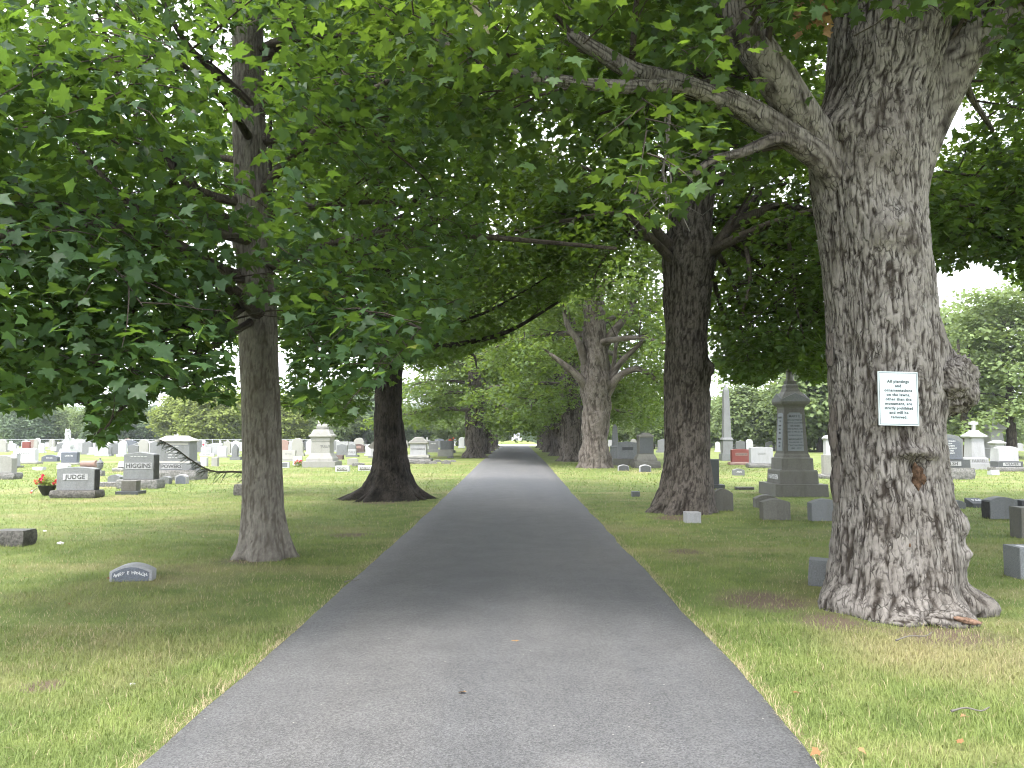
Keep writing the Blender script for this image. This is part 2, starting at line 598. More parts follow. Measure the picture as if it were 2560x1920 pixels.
# turning circle at the far end of the lane, with a grassed mound in it
def disc(r, n, z, cx, cy, mat, name, hole=0.0, dome=0.0):
    rings = np.linspace(hole, r, 7)
    th = np.linspace(0, 2 * math.pi, n, endpoint=False)
    V = []
    for rr in rings:
        V.append(np.stack([cx + rr * np.cos(th), cy + rr * np.sin(th), np.full(n, z + dome * (1 - (rr / r) ** 2))], 1))
    V = np.concatenate(V)
    k, j = np.meshgrid(np.arange(len(rings) - 1), np.arange(n), indexing='ij')
    q = np.stack([k * n + j, (k + 1) * n + j, (k + 1) * n + (j + 1) % n, k * n + (j + 1) % n], -1).reshape(-1, 4)
    return new_mesh(name, V, quads=q, mat=mat, smooth=True)


MX, MY = 0.9, 152.0
obj('path', disc(24, 64, 0.02, MX, MY, M['gravel'], 'gravel_circle'), kind='structure')
obj('mound', disc(4.6, 48, 0.03, MX, MY, M['lawn'], 'mound', 0.01, 0.75), kind='structure')

# far wooded hill
th = np.linspace(-1.2, 1.2, 60)
hv = []
for k, (dist, hh) in enumerate(((1500, 0), (1650, 1), (1900, 0.3))):
    hgt = hh * (38 + 40 * fbm(np.stack([th * 3, th * 0, th * 0 + 4], 1), 3))
    hv.append(np.stack([dist * np.sin(th), dist * np.cos(th), hgt - 1], 1))
hv = np.concatenate(hv)
a = (np.arange(2)[:, None] * 60 + np.arange(59)[None, :]).ravel()
M['hill'] = plain_mat('wooded_hill', (0.07, 0.10, 0.055), 0.95, 0.05, 0.4, 0.03)
obj('hill', new_mesh('hill', hv, quads=np.stack([a, a + 1, a + 61, a + 60], 1), mat=M['hill'], smooth=True), kind='structure')

# ------------------------------------------------------------------ tree building
def catmull(P, n):
    P = np.asarray([tuple(p) for p in P], dtype=float)
    if len(P) == 2:
        t = np.linspace(0, 1, n)[:, None]
        return P[0] * (1 - t) + P[1] * t
    Q = np.vstack([2 * P[0] - P[1], P, 2 * P[-1] - P[-2]])
    out = []
    for s in np.linspace(0, len(P) - 1 - 1e-6, n):
        i = int(s)
        t = s - i
        a, b, c, d = Q[i], Q[i + 1], Q[i + 2], Q[i + 3]
        out.append(0.5 * (2 * b + (c - a) * t + (2 * a - 5 * b + 4 * c - d) * t * t + (3 * b - a - 3 * c + d) * t ** 3))
    return np.array(out)


def bark_field(theta, s, rref, width, ratio, seed, warp=0.5, twist=0.0, edge=0.20):
    """ridge value 0 (furrow) .. 1 (ridge) around a stem: long wandering fissures, plates broken across, fine scaling"""
    th = theta + twist * s / max(rref, .05)
    f = 1.15 / width
    c = np.stack([np.cos(th) * rref * f, np.sin(th) * rref * f, s * f / ratio + seed * 7.7], -1)
    wv = np.stack([np.cos(th) * rref * 6, np.sin(th) * rref * 6, s * 5.0 + seed], -1)
    c = c + warp * 0.8 * np.stack([fbm(wv, 3) - .5, fbm(wv + 19, 3) - .5, (fbm(wv + 37, 3) - .5) * 1.2], -1)
    a = np.abs(fbm(c, 2) - .5)
    b = np.abs(fbm(c * np.array([1.7, 1.7, 1.9]) + 50, 2) - .5)
    r = np.clip(a / (edge * .55), 0, 1) * (0.45 + 0.55 * np.clip(b / (edge * .45), 0, 1))
    per = max(5, int(round(2 * math.pi * rref / (width * 1.3))))
    e, cid = worley(theta / (2 * math.pi) * per + 1.5 * (fbm(wv * .7 + 5, 2) - .5) + twist * s / width, s / (width * ratio * .55), per, seed)
    r = r * (0.62 + 0.38 * np.clip(e / .14, 0, 1))
    gr = vnoise(c * np.array([5.0, 5.0, 9.0]))
    return np.clip(r * (0.66 + 0.34 * gr) * 1.12, 0, 1), cid


def trunk_mesh(name, zs, cx, cy, rad, mat, nth=160, amp=0.02, width=0.06, ratio=5, seed=1, lobes=5, flare=0.25, flare_h=0.5,
               bumps=(), warp=0.5, twist=0.0, focus=0.0, dz=0.03, ztop=None, lump=0.03, lobe_ph=0.3, edge=0.20):
    """upright stem: profile rad(zs) about the centre line (cx, cy), root flare, burls and bark relief"""
    ztop = ztop or zs[-1]
    z = np.arange(-0.06, ztop, dz)
    t = np.linspace(0, 2 * math.pi, nth, endpoint=False)
    t = t + focus * np.sin(t + math.pi / 2)              # more columns on the side of the viewer (-Y)
    T, Zg = np.meshgrid(t, z, indexing='ij')
    r = np.interp(Zg, zs, rad)
    fl = np.exp(-np.maximum(Zg, 0) / flare_h)
    wob = fbm(np.stack([np.cos(T) * 1.3 + seed, np.sin(T) * 1.3, Zg * 0.5], -1), 3) - 0.5
    lob = np.cos(lobes * T + lobe_ph + 2.5 * wob) * 0.6 + np.cos((lobes + 2) * T - 1.7 * lobe_ph + 3 * wob) * 0.4
    r = r * (1 + flare * fl * lob + 0.03 * lob * (1 - fl))
    r = r + lump * 2 * (fbm(np.stack([np.cos(T) * 3 * r, np.sin(T) * 3 * r, Zg * 1.6 + seed], -1), 3) - 0.5)
    rough = np.zeros_like(r)
    for (bt, bz, bw, bh, ba, br) in bumps:
        dt = (T - bt + math.pi) % (2 * math.pi) - math.pi
        q2 = (dt * np.interp(bz, zs, rad) / bw) ** 2 + ((Zg - bz) / bh) ** 2
        g = np.exp(-q2 ** 1.4)
        r = r + ba * g
        rough = np.maximum(rough, br * g)
    rd, cid = bark_field(T, Zg, float(np.mean(rad)), width, ratio, seed, warp, twist, edge)
    kn = fbm(np.stack([np.cos(T) * 9 * r, np.sin(T) * 9 * r, Zg * 9], -1), 4)
    rd = rd * (1 - rough) + rough * np.clip((kn - 0.3) * 2.2, 0, 1)
    r = r + amp * (rd - 0.7) * (0.7 + 0.6 * cid) + rough * 0.16 * (kn - 0.5)
    xc, yc = np.interp(Zg, zs, cx), np.interp(Zg, zs, cy)
    V = np.stack([xc + r * np.cos(T), yc + r * np.sin(T), Zg], -1).reshape(-1, 3)
    nz = len(z)
    a, b = np.meshgrid(np.arange(nth), np.arange(nz - 1), indexing='ij')
    a1 = (a + 1) % nth
    q = np.stack([a * nz + b, a1 * nz + b, a1 * nz + b + 1, a * nz + b + 1], -1).reshape(-1, 4)
    return new_mesh(name, V, quads=q, mat=mat, smooth=True, attrs={'ridge': rd.ravel() * (0.75 + 0.35 * cid.ravel())})


def tube_mesh(name, P, r0, r1, mat, nseg=24, nth=20, seed=0, amp=0.006, width=0.04, ratio=4, power=1.0, knob=0.06, flare=0.3):
    """limb swept along a curved path"""
    C = catmull(P, nseg)
    s = np.concatenate([[0], np.cumsum(np.linalg.norm(np.diff(C, axis=0), axis=1))])
    T = norm(np.gradient(C, axis=0))
    up = np.array([0, 0, 1.0]) if abs(T[0, 2]) < 0.9 else np.array([1.0, 0, 0])
    N = norm(np.cross(T[0], up))
    Ns = [N]
    for k in range(1, len(C)):
        N = Ns[-1] - T[k] * np.dot(Ns[-1], T[k])
        Ns.append(N / np.linalg.norm(N))
    Ns = np.array(Ns)
    B = np.cross(T, Ns)
    f = (s / s[-1]) ** power
    rr = r0 + (r1 - r0) * f
    rr = rr * (1 + knob * 2 * (fbm(np.stack([s * 1.7, s * 0 + seed, s * 0], 1), 3) - 0.5))
    rr = rr * (1 + (flare if r0 < .2 else 0.0) * np.exp(-s / (r0 * 1.5)))
    th = np.linspace(0, 2 * math.pi, nth, endpoint=False)
    TH, SS = np.meshgrid(th, s, indexing='ij')
    Rg = np.repeat(rr[None, :], nth, 0)
    if amp > 0 and r0 > 0.03:
        rd, cid = bark_field(TH, SS, r0, width, ratio, seed, 0.35)
        Rg = Rg + amp * (rd - 0.6) * np.minimum(1, Rg / r0 + 0.2)
    else:
        rd = np.full(Rg.shape, 0.6)
    V = C[None] + Rg[..., None] * (np.cos(TH)[..., None] * Ns[None] + np.sin(TH)[..., None] * B[None])
    nz = len(s)
    V = np.concatenate([V.reshape(-1, 3), C[-1:] + T[-1:] * rr[-1]])
    a, b = np.meshgrid(np.arange(nth), np.arange(nz - 1), indexing='ij')
    a1 = (a + 1) % nth
    q = np.stack([a * nz + b, a * nz + b + 1, a1 * nz + b + 1, a1 * nz + b], -1).reshape(-1, 4)
    k = np.arange(nth)
    tr = np.stack([k * nz + nz - 1, np.full(nth, len(V) - 1), ((k + 1) % nth) * nz + nz - 1], 1)
    return new_mesh(name, V, tris=tr, quads=q, mat=mat, smooth=True, attrs={'ridge': np.append(rd.ravel(), 0.5)})


def sticks_mesh(name, paths, radii, mat, nth=4):
    """many thin twigs as one mesh; paths (n,k,3), radii (n,k)"""
    P, rr = np.asarray(paths), np.asarray(radii)
    n, k, _ = P.shape
    T = norm(np.gradient(P, axis=1))
    up = np.where(np.abs(T[..., 2:3]) < 0.9, np.array([0, 0, 1.0]), np.array([1.0, 0, 0]))
    N = norm(np.cross(T, up))
    B = np.cross(T, N)
    th = np.linspace(0, 2 * math.pi, nth, endpoint=False)
    V = P[:, :, None] + rr[:, :, None, None] * (np.cos(th)[None, None, :, None] * N[:, :, None] + np.sin(th)[None, None, :, None] * B[:, :, None])
    V = V.reshape(-1, 3)
    i, j, m = np.meshgrid(np.arange(n), np.arange(k - 1), np.arange(nth), indexing='ij')
    m1 = (m + 1) % nth
    b = i * k * nth + j * nth
    q = np.stack([b + m, b + m1, b + nth + m1, b + nth + m], -1).reshape(-1, 4)
    return new_mesh(name, V, quads=q, mat=mat, smooth=True, attrs={'ridge': np.full(len(V), 0.5)})


# maple leaf outlines: y runs from the stalk to the tip
LEAF_FULL = (np.array([[0, .34, 0], [0, .04, 0], [0, 1.0, -.10],
                       [.30, -.06, .02], [.31, .13, .05], [.60, .36, -.03], [.29, .48, .06],
                       [-.30, -.06, .02], [-.31, .13, .05], [-.60, .36, -.03], [-.29, .48, .06]]),
             np.array([[0, 1, 3], [0, 3, 4], [0, 4, 5], [0, 5, 6], [0, 6, 2], [0, 7, 1], [0, 8, 7], [0, 9, 8], [0, 10, 9], [0, 2, 10]]))
LEAF_MID = (np.array([[0, 0, 0], [0, 1.0, -.08], [.58, .3, 0], [.26, .5, .05], [-.58, .3, 0], [-.26, .5, .05]]),
            np.array([[0, 2, 3], [0, 3, 1], [0, 5, 4], [0, 1, 5]]))
_h2 = [(.13, -.07), (.33, -.04), (.27, .12), (.46, .17), (.61, .38), (.40, .41), (.22, .47), (.30, .68), (.13, .74)]
_v = [(0, .33, .0), (0, .03, 0), (0, 1.02, -.12)] + [(x, y, .05 - .16 * x + .02 * math.sin(9 * y)) for x, y in _h2] + [(-x, y * .97 + .01, .05 - .13 * x) for x, y in _h2]
_c = [1] + list(range(3, 12)) + [2]
_d = [1] + list(range(12, 21)) + [2]
LEAF_BEST = (np.array(_v), np.array([[0, a, b] for a, b in zip(_c[:-1], _c[1:])] + [[0, b, a] for a, b in zip(_d[:-1], _d[1:])]))
LEAF_LOW = (np.array([[0, 0, 0], [.5, .4, .06], [0, 1, -.05], [-.5, .45, .02]]), np.array([[0, 1, 2], [0, 2, 3]]))


def leaves_mesh(name, pos, nrm, fwd, size, lv, tmpl, mat):
    tv, tf = tmpl
    nrm = norm(nrm)
    fwd = norm(fwd - nrm * np.sum(fwd * nrm, 1, keepdims=True))
    rgt = np.cross(fwd, nrm)
    V = pos[:, None] + size[:, None, None] * (tv[None, :, 0:1] * rgt[:, None] + tv[None, :, 1:2] * fwd[:, None] + tv[None, :, 2:3] * nrm[:, None])
    n, k = len(pos), len(tv)
    Fc = (np.arange(n)[:, None, None] * k + tf[None]).reshape(-1, 3)
    return new_mesh(name, V.reshape(-1, 3), tris=Fc, mat=mat, attrs={'lv': np.repeat(lv, k)})


def spray_leaves(C, Dr, Rd, n, rng, size, flat=0.34, droop=0.4, tilt=0.5):
    """flattened sprays of leaves round centres C (m,3), pointing along Dr"""
    m = len(C)
    ang = rng.uniform(0, 2 * math.pi, (m, n))
    rad = np.sqrt(rng.uniform(0.02, 1, (m, n))) * Rd[:, None]
    off = np.stack([np.cos(ang) * rad, np.sin(ang) * rad, rng.normal(0, flat, (m, n)) * Rd[:, None] - droop * rad ** 2 / np.maximum(Rd[:, None], 1e-3)], -1)
    off = off + Dr[:, None] * (rng.uniform(-0.4, 0.6, (m, n)) * Rd[:, None])[..., None]
    pos = C[:, None] + off
    out = np.stack([np.cos(ang), np.sin(ang), -0.45 + rng.normal(0, 0.35, (m, n))], -1) + 0.6 * Dr[:, None] + rng.normal(0, 0.35, (m, n, 3))
    nr = np.stack([0.35 * np.cos(ang), 0.35 * np.sin(ang), np.ones((m, n))], -1) + rng.normal(0, tilt, (m, n, 3))
    sz = size * rng.uniform(0.62, 1.2, (m, n))
    base = rng.uniform(0, 1, (m, 1))
    lv = np.clip(0.55 * base + 0.45 * rng.uniform(0, 1, (m, n)), 0, 0.95)
    lv = np.where(rng.uniform(0, 1, (m, n)) > 0.996, 1.0, lv)
    return pos.reshape(-1, 3), nr.reshape(-1, 3), out.reshape(-1, 3), sz.ravel(), lv.ravel()


def grow(limbs, rng, dens=3.2, l2=(0.9, 2.0), l3=(0.35, 0.8), start=0.25, n3=5):
    """side branches and twigs off the limb paths: twig polylines, radii, spray centres and directions"""
    tw, tr, sc, sdir = [], [], [], []

    def branch(p, d, L, r, droop, k=4):
        pts = [p]
        for j in range(1, k):
            d = d + np.array([rng.normal(0, .14), rng.normal(0, .14), rng.normal(0, .10) - droop / k])
            d = d / np.linalg.norm(d)
            pts.append(pts[-1] + d * L / (k - 1))
        tw.append(np.array(pts))
        tr.append(np.linspace(r, r * 0.35, k))
        return np.array(pts), d

    for C, rb, re in limbs:
        C = catmull(C, 14)
        ln = float(np.sum(np.linalg.norm(np.diff(C, axis=0), axis=1)))
        m = max(3, int(ln * dens))
        side = 1
        for j in range(m + 1):
            t = start + (1 - start) * (j + rng.uniform(0, .7)) / (m + 1) if j < m else 1.0
            x = min(t, 0.999) * 13
            i = int(x)
            p = C[i] + (C[i + 1] - C[i]) * (x - i)
            tan = C[i + 1] - C[i]
            tan = tan / np.linalg.norm(tan)
            hp = np.cross(tan, np.array([0, 0, 1.0]))
            hp = hp / max(np.linalg.norm(hp), 1e-3)
            side = -side
            d = tan * rng.uniform(.35, 1.0) + hp * side * rng.uniform(.5, 1.2) + np.array([0, 0, rng.normal(.12, .35)])
            if j == m:
                d = tan + np.array([0, 0, -0.1])
            d = d / np.linalg.norm(d)
            L = rng.uniform(*l2) * (1.15 - 0.45 * t)
            r = max(0.008, (rb + (re - rb) * t) * 0.45)
            pts, dd = branch(p, d, L, min(r, 0.04), rng.uniform(.05, .5))
            s2 = 1
            for q in range(n3):
                f = 0.25 + 0.75 * (q + rng.uniform(0, 1)) / n3
                y = min(f, .999) * 3
                i2 = int(y)
                pp = pts[i2] + (pts[i2 + 1] - pts[i2]) * (y - i2)
                tn = pts[i2 + 1] - pts[i2]
                tn = tn / np.linalg.norm(tn)
                h2 = np.cross(tn, np.array([0, 0, 1.0]))
                s2 = -s2
                d3 = tn * rng.uniform(.4, .9) + h2 * s2 * rng.uniform(.4, 1) + np.array([0, 0, rng.normal(0, .25)])
                d3 = d3 / np.linalg.norm(d3)
                p3, d4 = branch(pp, d3, rng.uniform(*l3), 0.008, rng.uniform(0.1, .5))
                sc += [p3[1], p3[2], p3[3]]
                sdir += [d3, d4, d4]
            sc.append(pts[-1])
            sdir.append(dd)
    return tw, tr, np.array(sc), np.array(sdir)


def auto_limbs(rng, base, z0, z1, n, L0, L1, e0, e1, droop, r0, r1, az0=0.0, lean=(0, 0)):
    out = []
    for k in range(n):
        f = (k + 0.5) / n
        az = az0 + k * 2.39996 + rng.normal(0, .2)
        L = (L0 + (L1 - L0) * f) * rng.uniform(.85, 1.12)
        e = math.radians(e0 + (e1 - e0) * f + rng.normal(0, 5))
        z = z0 + (z1 - z0) * f
        dr = droop * (1 - f)
        P = []
        bx, by = base[0] + lean[0] * z, base[1] + lean[1] * z
        for s in (0, .2, .45, .72, 1.0):
            w = rng.normal(0, .05) * L * s
            P.append((bx + math.sin(az) * L * math.cos(e) * s + w, by + math.cos(az) * L * math.cos(e) * s - w, z + L * (math.sin(e) * s - dr * s * s)))
        rr = (r0 + (r1 - r0) * f) * rng.uniform(.8, 1.15)
        out.append((P, rr, rr * 0.25))
    return out


NLEAF = [0]


def before_limbs(paths, half):
    """which points stand in front of the given limb paths, close enough to hide them"""
    Q = np.concatenate([catmull(P, 26) for P in paths])
    qx, qy, qd = proj(Q)

    def f(x, y, d):
        hit = np.zeros(len(x), bool)
        for i in range(0, len(x), 20000):
            sl = slice(i, i + 20000)
            m = (np.hypot(x[sl, None] - qx[None], y[sl, None] - qy[None]) < half) & (d[sl, None] < qd[None] + .15)
            hit[sl] = m.any(1)
        return hit & (_h((x * 7).astype(np.int64), (y * 7).astype(np.int64), np.int64(3)) < .82)
    return f




def finish_tree(root, limbs, rng, mats, tmpl, leaf, nleaf, spray_r, keep=None, limb_obj=True, dens=3.2, leaf_parts=0, l2=(0.9, 2.0), l3=(0.35, 0.8),
                start=0.25, n3=5, res=(24, 14), extra=None, single_limb=False):
    """limbs, twigs and leaves of a tree whose trunk is already there; everything is given in world coordinates"""
    L = np.array(root.location)
    kids = []
    for k, (P, r0, r1) in enumerate(limbs):
        if limb_obj:
            me = tube_mesh('limb', [np.array(tuple(p)) - L for p in P], r0, r1, M[mats[1]], nseg=res[0], nth=res[1], seed=k + 3, power=0.8)
            obj('limb', me, root)
    tw, tr, sc, sd_ = grow([([np.array(tuple(p)) for p in P], a, b) for P, a, b in limbs], rng, dens, l2, l3, start, n3)
    if extra is not None:
        sc = np.vstack([sc, extra])
        sd_ = np.vstack([sd_, np.tile(np.array([[0, 0, -.2]]), (len(extra), 1))])
    if keep is not None:
        x, y, d = proj(sc)
        kp = keep(x, y, d)
        sc, sd_ = sc[kp], sd_[kp]
        te = np.array([t[-1] for t in tw])
        x, y, d = proj(te)
        kt = keep(x, y, d)
        for q_ in (1, 2):
            x, y, d = proj(np.array([t[q_] for t in tw]))
            kt &= keep(x, y - 25, d)
        tw = [t for t, b in zip(tw, kt) if b]
        tr = [t for t, b in zip(tr, kt) if b]
    obj('twigs', sticks_mesh('twigs', np.array(tw) - L, np.array(tr), M['twig'], 3), root, kind='stuff')
    Rd = rng.uniform(*spray_r, len(sc))
    pos, nr, fw, sz, lv = spray_leaves(sc, norm(sd_), Rd, nleaf, rng, leaf)
    if keep is not None:
        x, y, d = proj(pos)
        kp = keep(x, y + 8, d)
        pos, nr, fw, sz, lv = pos[kp], nr[kp], fw[kp], sz[kp], lv[kp]
    NLEAF[0] += len(pos)
    singles = None
    if leaf_parts:
        x, y, d = proj(pos)
        vis = (x > 15) & (x < 2195) & (y > 10) & (y < 1640) & (d > 1)
        score = np.where(vis, sz / d, 0)
        idx = np.argsort(-score)[:leaf_parts]
        singles = (pos[idx], nr[idx], fw[idx], sz[idx])
        msk = np.ones(len(pos), bool)
        msk[idx] = False
        pos, nr, fw, sz, lv = pos[msk], nr[msk], fw[msk], sz[msk], lv[msk]
    if keep is not None and tmpl is not LEAF_LOW:      # outside the picture, and with distance, a simpler leaf will do
        x, y, d = proj(pos)
        out = (x < -350) | (x > 2560) | (y < -260) | (pos[:, 1] < 2) | ((d > 18.5) & (np.median(d) < 25))
        mid = ~out & (d > 8.6) if tmpl is LEAF_FULL else np.zeros(len(d), bool)
        for m_, t_, k_ in ((out, LEAF_LOW, 1.15), (mid, LEAF_MID, 1.0)):
            if m_.any():
                obj('crown', leaves_mesh('crown', pos[m_] - L, nr[m_], fw[m_], sz[m_] * k_, lv[m_], t_, M[mats[2]]), root, kind='stuff')
        r_ = ~(out | mid)
        pos, nr, fw, sz, lv = pos[r_], nr[r_], fw[r_], sz[r_], lv[r_]
    crown = obj('crown', leaves_mesh('crown', pos - L, nr, fw, sz, lv, tmpl, M[mats[2]]), root, kind='stuff')
    if singles is not None:
        pool = []
        for q in range(6):
            pool.append(new_mesh('leaf', LEAF_BEST[0], tris=LEAF_BEST[1], mat=M[mats[2]], attrs={'lv': np.full(len(LEAF_BEST[0]), 0.1 + 0.15 * q)}))
        p, nn, ff, ss = singles
        nn = norm(nn)
        ff = norm(ff - nn * np.sum(ff * nn, 1, keepdims=True))
        rg = np.cross(ff, nn)
        for k in range(len(p)):
            o = bpy.data.objects.new('leaf', pool[k % 6])
            COL.objects.link(o)
            o.parent = crown
            mt = Matrix(((rg[k][0], ff[k][0], nn[k][0], 0), (rg[k][1], ff[k][1], nn[k][1], 0), (rg[k][2], ff[k][2], nn[k][2], 0), (0, 0, 0, 1)))
            o.matrix_local = Matrix.Translation(Vector(p[k] - L)) @ mt @ Matrix.Scale(float(ss[k]), 4)
    return crown


def lim(pts):
    a = np.array(pts, float)
    return lambda x: np.interp(x, a[:, 0], a[:, 1])


def prof(edges, d):
    """silhouette edges (y, left, right) in preview pixels at distance d -> heights, centre x, radius"""
    z, c, r = [], [], []
    for y, a, b in edges:
        p, q = D(a, y, d), D(b, y, d)
        z.append(p.z)
        c.append((p.x + q.x) / 2)
        r.append((q.x - p.x) / 2)
    o = np.argsort(z)
    return np.array(z)[o], np.array(c)[o], np.array(r)[o]


ROWS = 'old maples lining the lane'
# ---- the young straight maple, left of the lane
d1 = 10.35
z, c, r = prof([(1205, 512, 636), (1185, 516, 632), (1150, 521, 622), (1100, 525, 612), (1000, 526, 607), (900, 525, 605), (700, 518, 598), (500, 511, 581),
                (300, 505, 573), (100, 504, 568), (-150, 503, 562)], d1)
z = np.append(z, [10.0, 12.0]); c = np.append(c, [c[-1] - .05, c[-1] - .1]); r = np.append(r, [.12, .04])
x1 = float(c[0])
t1 = thing('maple_tree', (x1, d1, 0), 'young maple with straight smooth grey trunk left of the lane, leafy boughs hanging low', 'tree', ROWS)
obj('trunk', trunk_mesh('trunk', z, c - x1, np.zeros(len(z)), r, M['bark_young'], nth=120, amp=0.006, width=0.030, ratio=11, seed=4, flare=0.24, flare_h=0.13, lobes=5,
                        focus=0.45, dz=0.03, lump=0.012, ztop=11.5, warp=0.35,
                        bumps=[(-1.2, 2.95, .10, .12, .05, .3), (-1.9, 0.05, .13, .10, .06, .2), (-0.9, 0.03, .16, .10, .07, .2), (-2.6, 4.2, .1, .12, .05, .2)]), t1)
rng = np.random.default_rng(101)
LIM1 = lim([(-500, 900), (0, 880), (30, 900), (85, 918), (108, 900), (128, 872), (186, 868), (198, 955), (212, 972), (240, 955), (300, 905), (345, 852), (420, 872), (500, 885), (530, 760), (600, 720), (640, 860),
            (700, 905), (760, 895), (800, 850), (860, 800), (960, 740), (1000, 690), (1040, 560), (1070, 300), (1300, 60)])


def keep1(x, y, d):
    k = (y < LIM1(x)) & (d > 4.6)
    trunk_zone = (x > 500) & (x < 620) & (y > 660) & (d < 10.3)
    thin = (x > 470) & (x < 600) & (y > 60) & (y < 640) & (d < 10.0) & (_h((x * 3).astype(np.int64) // 60, (y * 3).astype(np.int64) // 60, np.int64(5)) > 0.30)
    lane = (x > 1000) & (y > 200) & (d < 8.5)
    return k & ~trunk_zone & ~thin & ~lane


L1 = auto_limbs(rng, (x1, d1), 3.0, 10.8, 22, 5.6, 2.0, 14, 50, .36, .085, .03, az0=3.4, lean=(-.03, 0))
# boughs read off the photograph: rising left, hanging to the left foreground, reaching right over the verge
L1 += [([D(545, 610, d1), D(470, 575, 10.0), D(370, 515, 9.6), D(240, 400, 9.2), D(130, 270, 8.8)], .085, .02),
       ([D(540, 440, d1), D(450, 420, 10.0), D(380, 370, 9.7), D(270, 205, 9.2), D(215, 40, 8.9)], .07, .02),
       ([D(535, 205, d1), D(480, 175, 9.9), D(400, 90, 9.3), D(330, -40, 9)], .075, .02),
       ([D(545, 640, d1), D(440, 690, 9.0), D(300, 740, 7.8), D(160, 800, 7.0), D(40, 850, 6.6)], .07, .012),
       ([D(550, 690, d1), D(470, 740, 8.8), D(380, 800, 7.6), D(300, 850, 6.9), D(205, 940, 6.5)], .06, .01),
       ([D(550, 650, d1), D(480, 700, 9.2), D(430, 760, 8.0), D(420, 830, 7.2)], .05, .01),
       ([D(560, 620, d1), D(640, 640, 9.2), D(740, 660, 8.0), D(860, 690, 7.2), D(930, 720, 6.9)], .06, .012),
       ([D(560, 560, d1), D(660, 600, 9.5), D(760, 650, 8.6), D(850, 680, 8.2)], .05, .012),
       ([D(555, 110, d1), D(600, 90, 10.1), D(680, 82, 9.8), D(775, 72, 9.4)], .06, .02),
       ([D(545, 500, d1), D(400, 420, 8.6), D(260, 300, 7.2), D(150, 200, 6.2), D(60, 150, 5.8)], .07, .012),
       ([D(545, 520, d1), D(430, 500, 8.6), D(280, 470, 7.2), D(130, 450, 6.3), D(0, 440, 6)], .07, .012),
       ([D(540, 300, d1), D(500, 240, 8.8), D(430, 170, 7.4), D(380, 130, 6.4), D(330, 120, 5.8)], .06, .012),
       ([D(540, 600, d1), D(400, 620, 9.0), D(220, 640, 8.0), D(60, 680, 7.4)], .06, .012)]
bl1 = before_limbs([P for P, a, b in L1[22:25]] + [L1[30][0]], 15)
keep1b = lambda x, y, d: keep1(x, y, d) & ~bl1(x, y, d)
finish_tree(t1, L1, rng, ('', 'bark_limb', 'leaf_a'), LEAF_FULL, 0.114, 14, (.40, .80), keep1b, leaf_parts=300, dens=2.7, n3=5, res=(22, 12))

# ---- the old maple with the notice, right foreground
d3 = 7.35
z, c, r = prof([(1345, 1762, 2120), (1310, 1775, 2100), (1250, 1788, 2085), (1200, 1797, 2078), (1100, 1805, 2062), (1000, 1801, 2046), (900, 1797, 2034), (760, 1790, 2034),
                (650, 1785, 2022), (500, 1770, 2010), (400, 1752, 2006), (300, 1745, 2008), (230, 1772, 2016), (180, 1788, 2032), (100, 1792, 2050), (0, 1796, 2062)], d3)
z = np.append(z, [6.6, 8, 10, 12.5]); c = np.append(c, [c[-1], c[-1], c[-1] + .1, c[-1] + .2]); r = np.append(r, [.5, .40, .25, .06])
r = r * .91
c = c - .02
x3 = float(c[0])
t3 = thing('maple_tree', (x3, d3, 0), 'massive old maple in the right foreground carrying a white notice, burl on its trunk', 'tree', ROWS)
PI2 = -math.pi / 2
obj('trunk', trunk_mesh('trunk', z, c - x3, np.zeros(len(z)), r, M['bark_old'], nth=300, amp=0.022, width=0.058, ratio=6.5, seed=9, flare=0.19, flare_h=0.26, lobes=6,
                        focus=0.55, dz=0.0155, lump=0.04, ztop=6.1, warp=0.62, lobe_ph=1.0, edge=0.15,
                        bumps=[(-0.12, 2.08, .34, .36, .10, .4), (-.1, 2.5, .22, .25, .06, .1),           # swelling behind the burl
                               (-0.55, 0.80, .11, .12, .07, .3), (-0.5, 0.52, .14, .12, .03, .8),              # lower knobs
                               (PI2 - .02, 1.47, .10, .05, .05, .6), (PI2 + .25, 1.44, .12, .05, .05, .6), (PI2 - .27, 1.44, .10, .05, .05, .7),
                               (PI2 + .05, 1.28, .07, .13, -.07, .8), (PI2 + .0, 1.16, .10, .08, -.03, .8),     # scar
                               (PI2 - .1, 3.55, .17, .17, .07, .5), (PI2 + .15, 3.35, .12, .10, .05, .6), (PI2 - .3, 3.42, .12, .12, .05, .5),
                               (PI2 - .05, 4.25, .22, .20, .05, .5), (-2.55, 4.5, .2, .2, .10, .2),
                               (PI2 - .15, 0.03, .26, .13, .14, .35), (PI2 + .35, 0.04, .2, .10, .12, .3), (-0.35, 0.06, .3, .14, .20, .1), (-2.8, .05, .25, .16, .12, .1)]), t3)
z3, r3 = z.copy(), r.copy()
rng = np.random.default_rng(303)
LIM3 = lim([(500, -50), (840, 150), (900, 230), (1000, 330), (1100, 420), (1200, 440), (1400, 520), (1470, 470), (1560, 410), (1600, 500), (1650, 430), (1760, 330), (1790, 180), (1800, 60),
            (2090, 60), (2110, 150), (2160, 260), (2212, 330)])


def keep3(x, y, d):
    k = (y < LIM3(x)) & (d > 4.7)
    k &= ~((x > 1770) & (x < 2120) & (y > 40) & (d < 7.2))
    k &= ~((x > 1560) & (x < 1800) & (y > 60) & (d < 7.1) & (_h((x * 2).astype(np.int64) // 70, (y * 2).astype(np.int64) // 70, np.int64(8)) > 0.25))
    return k


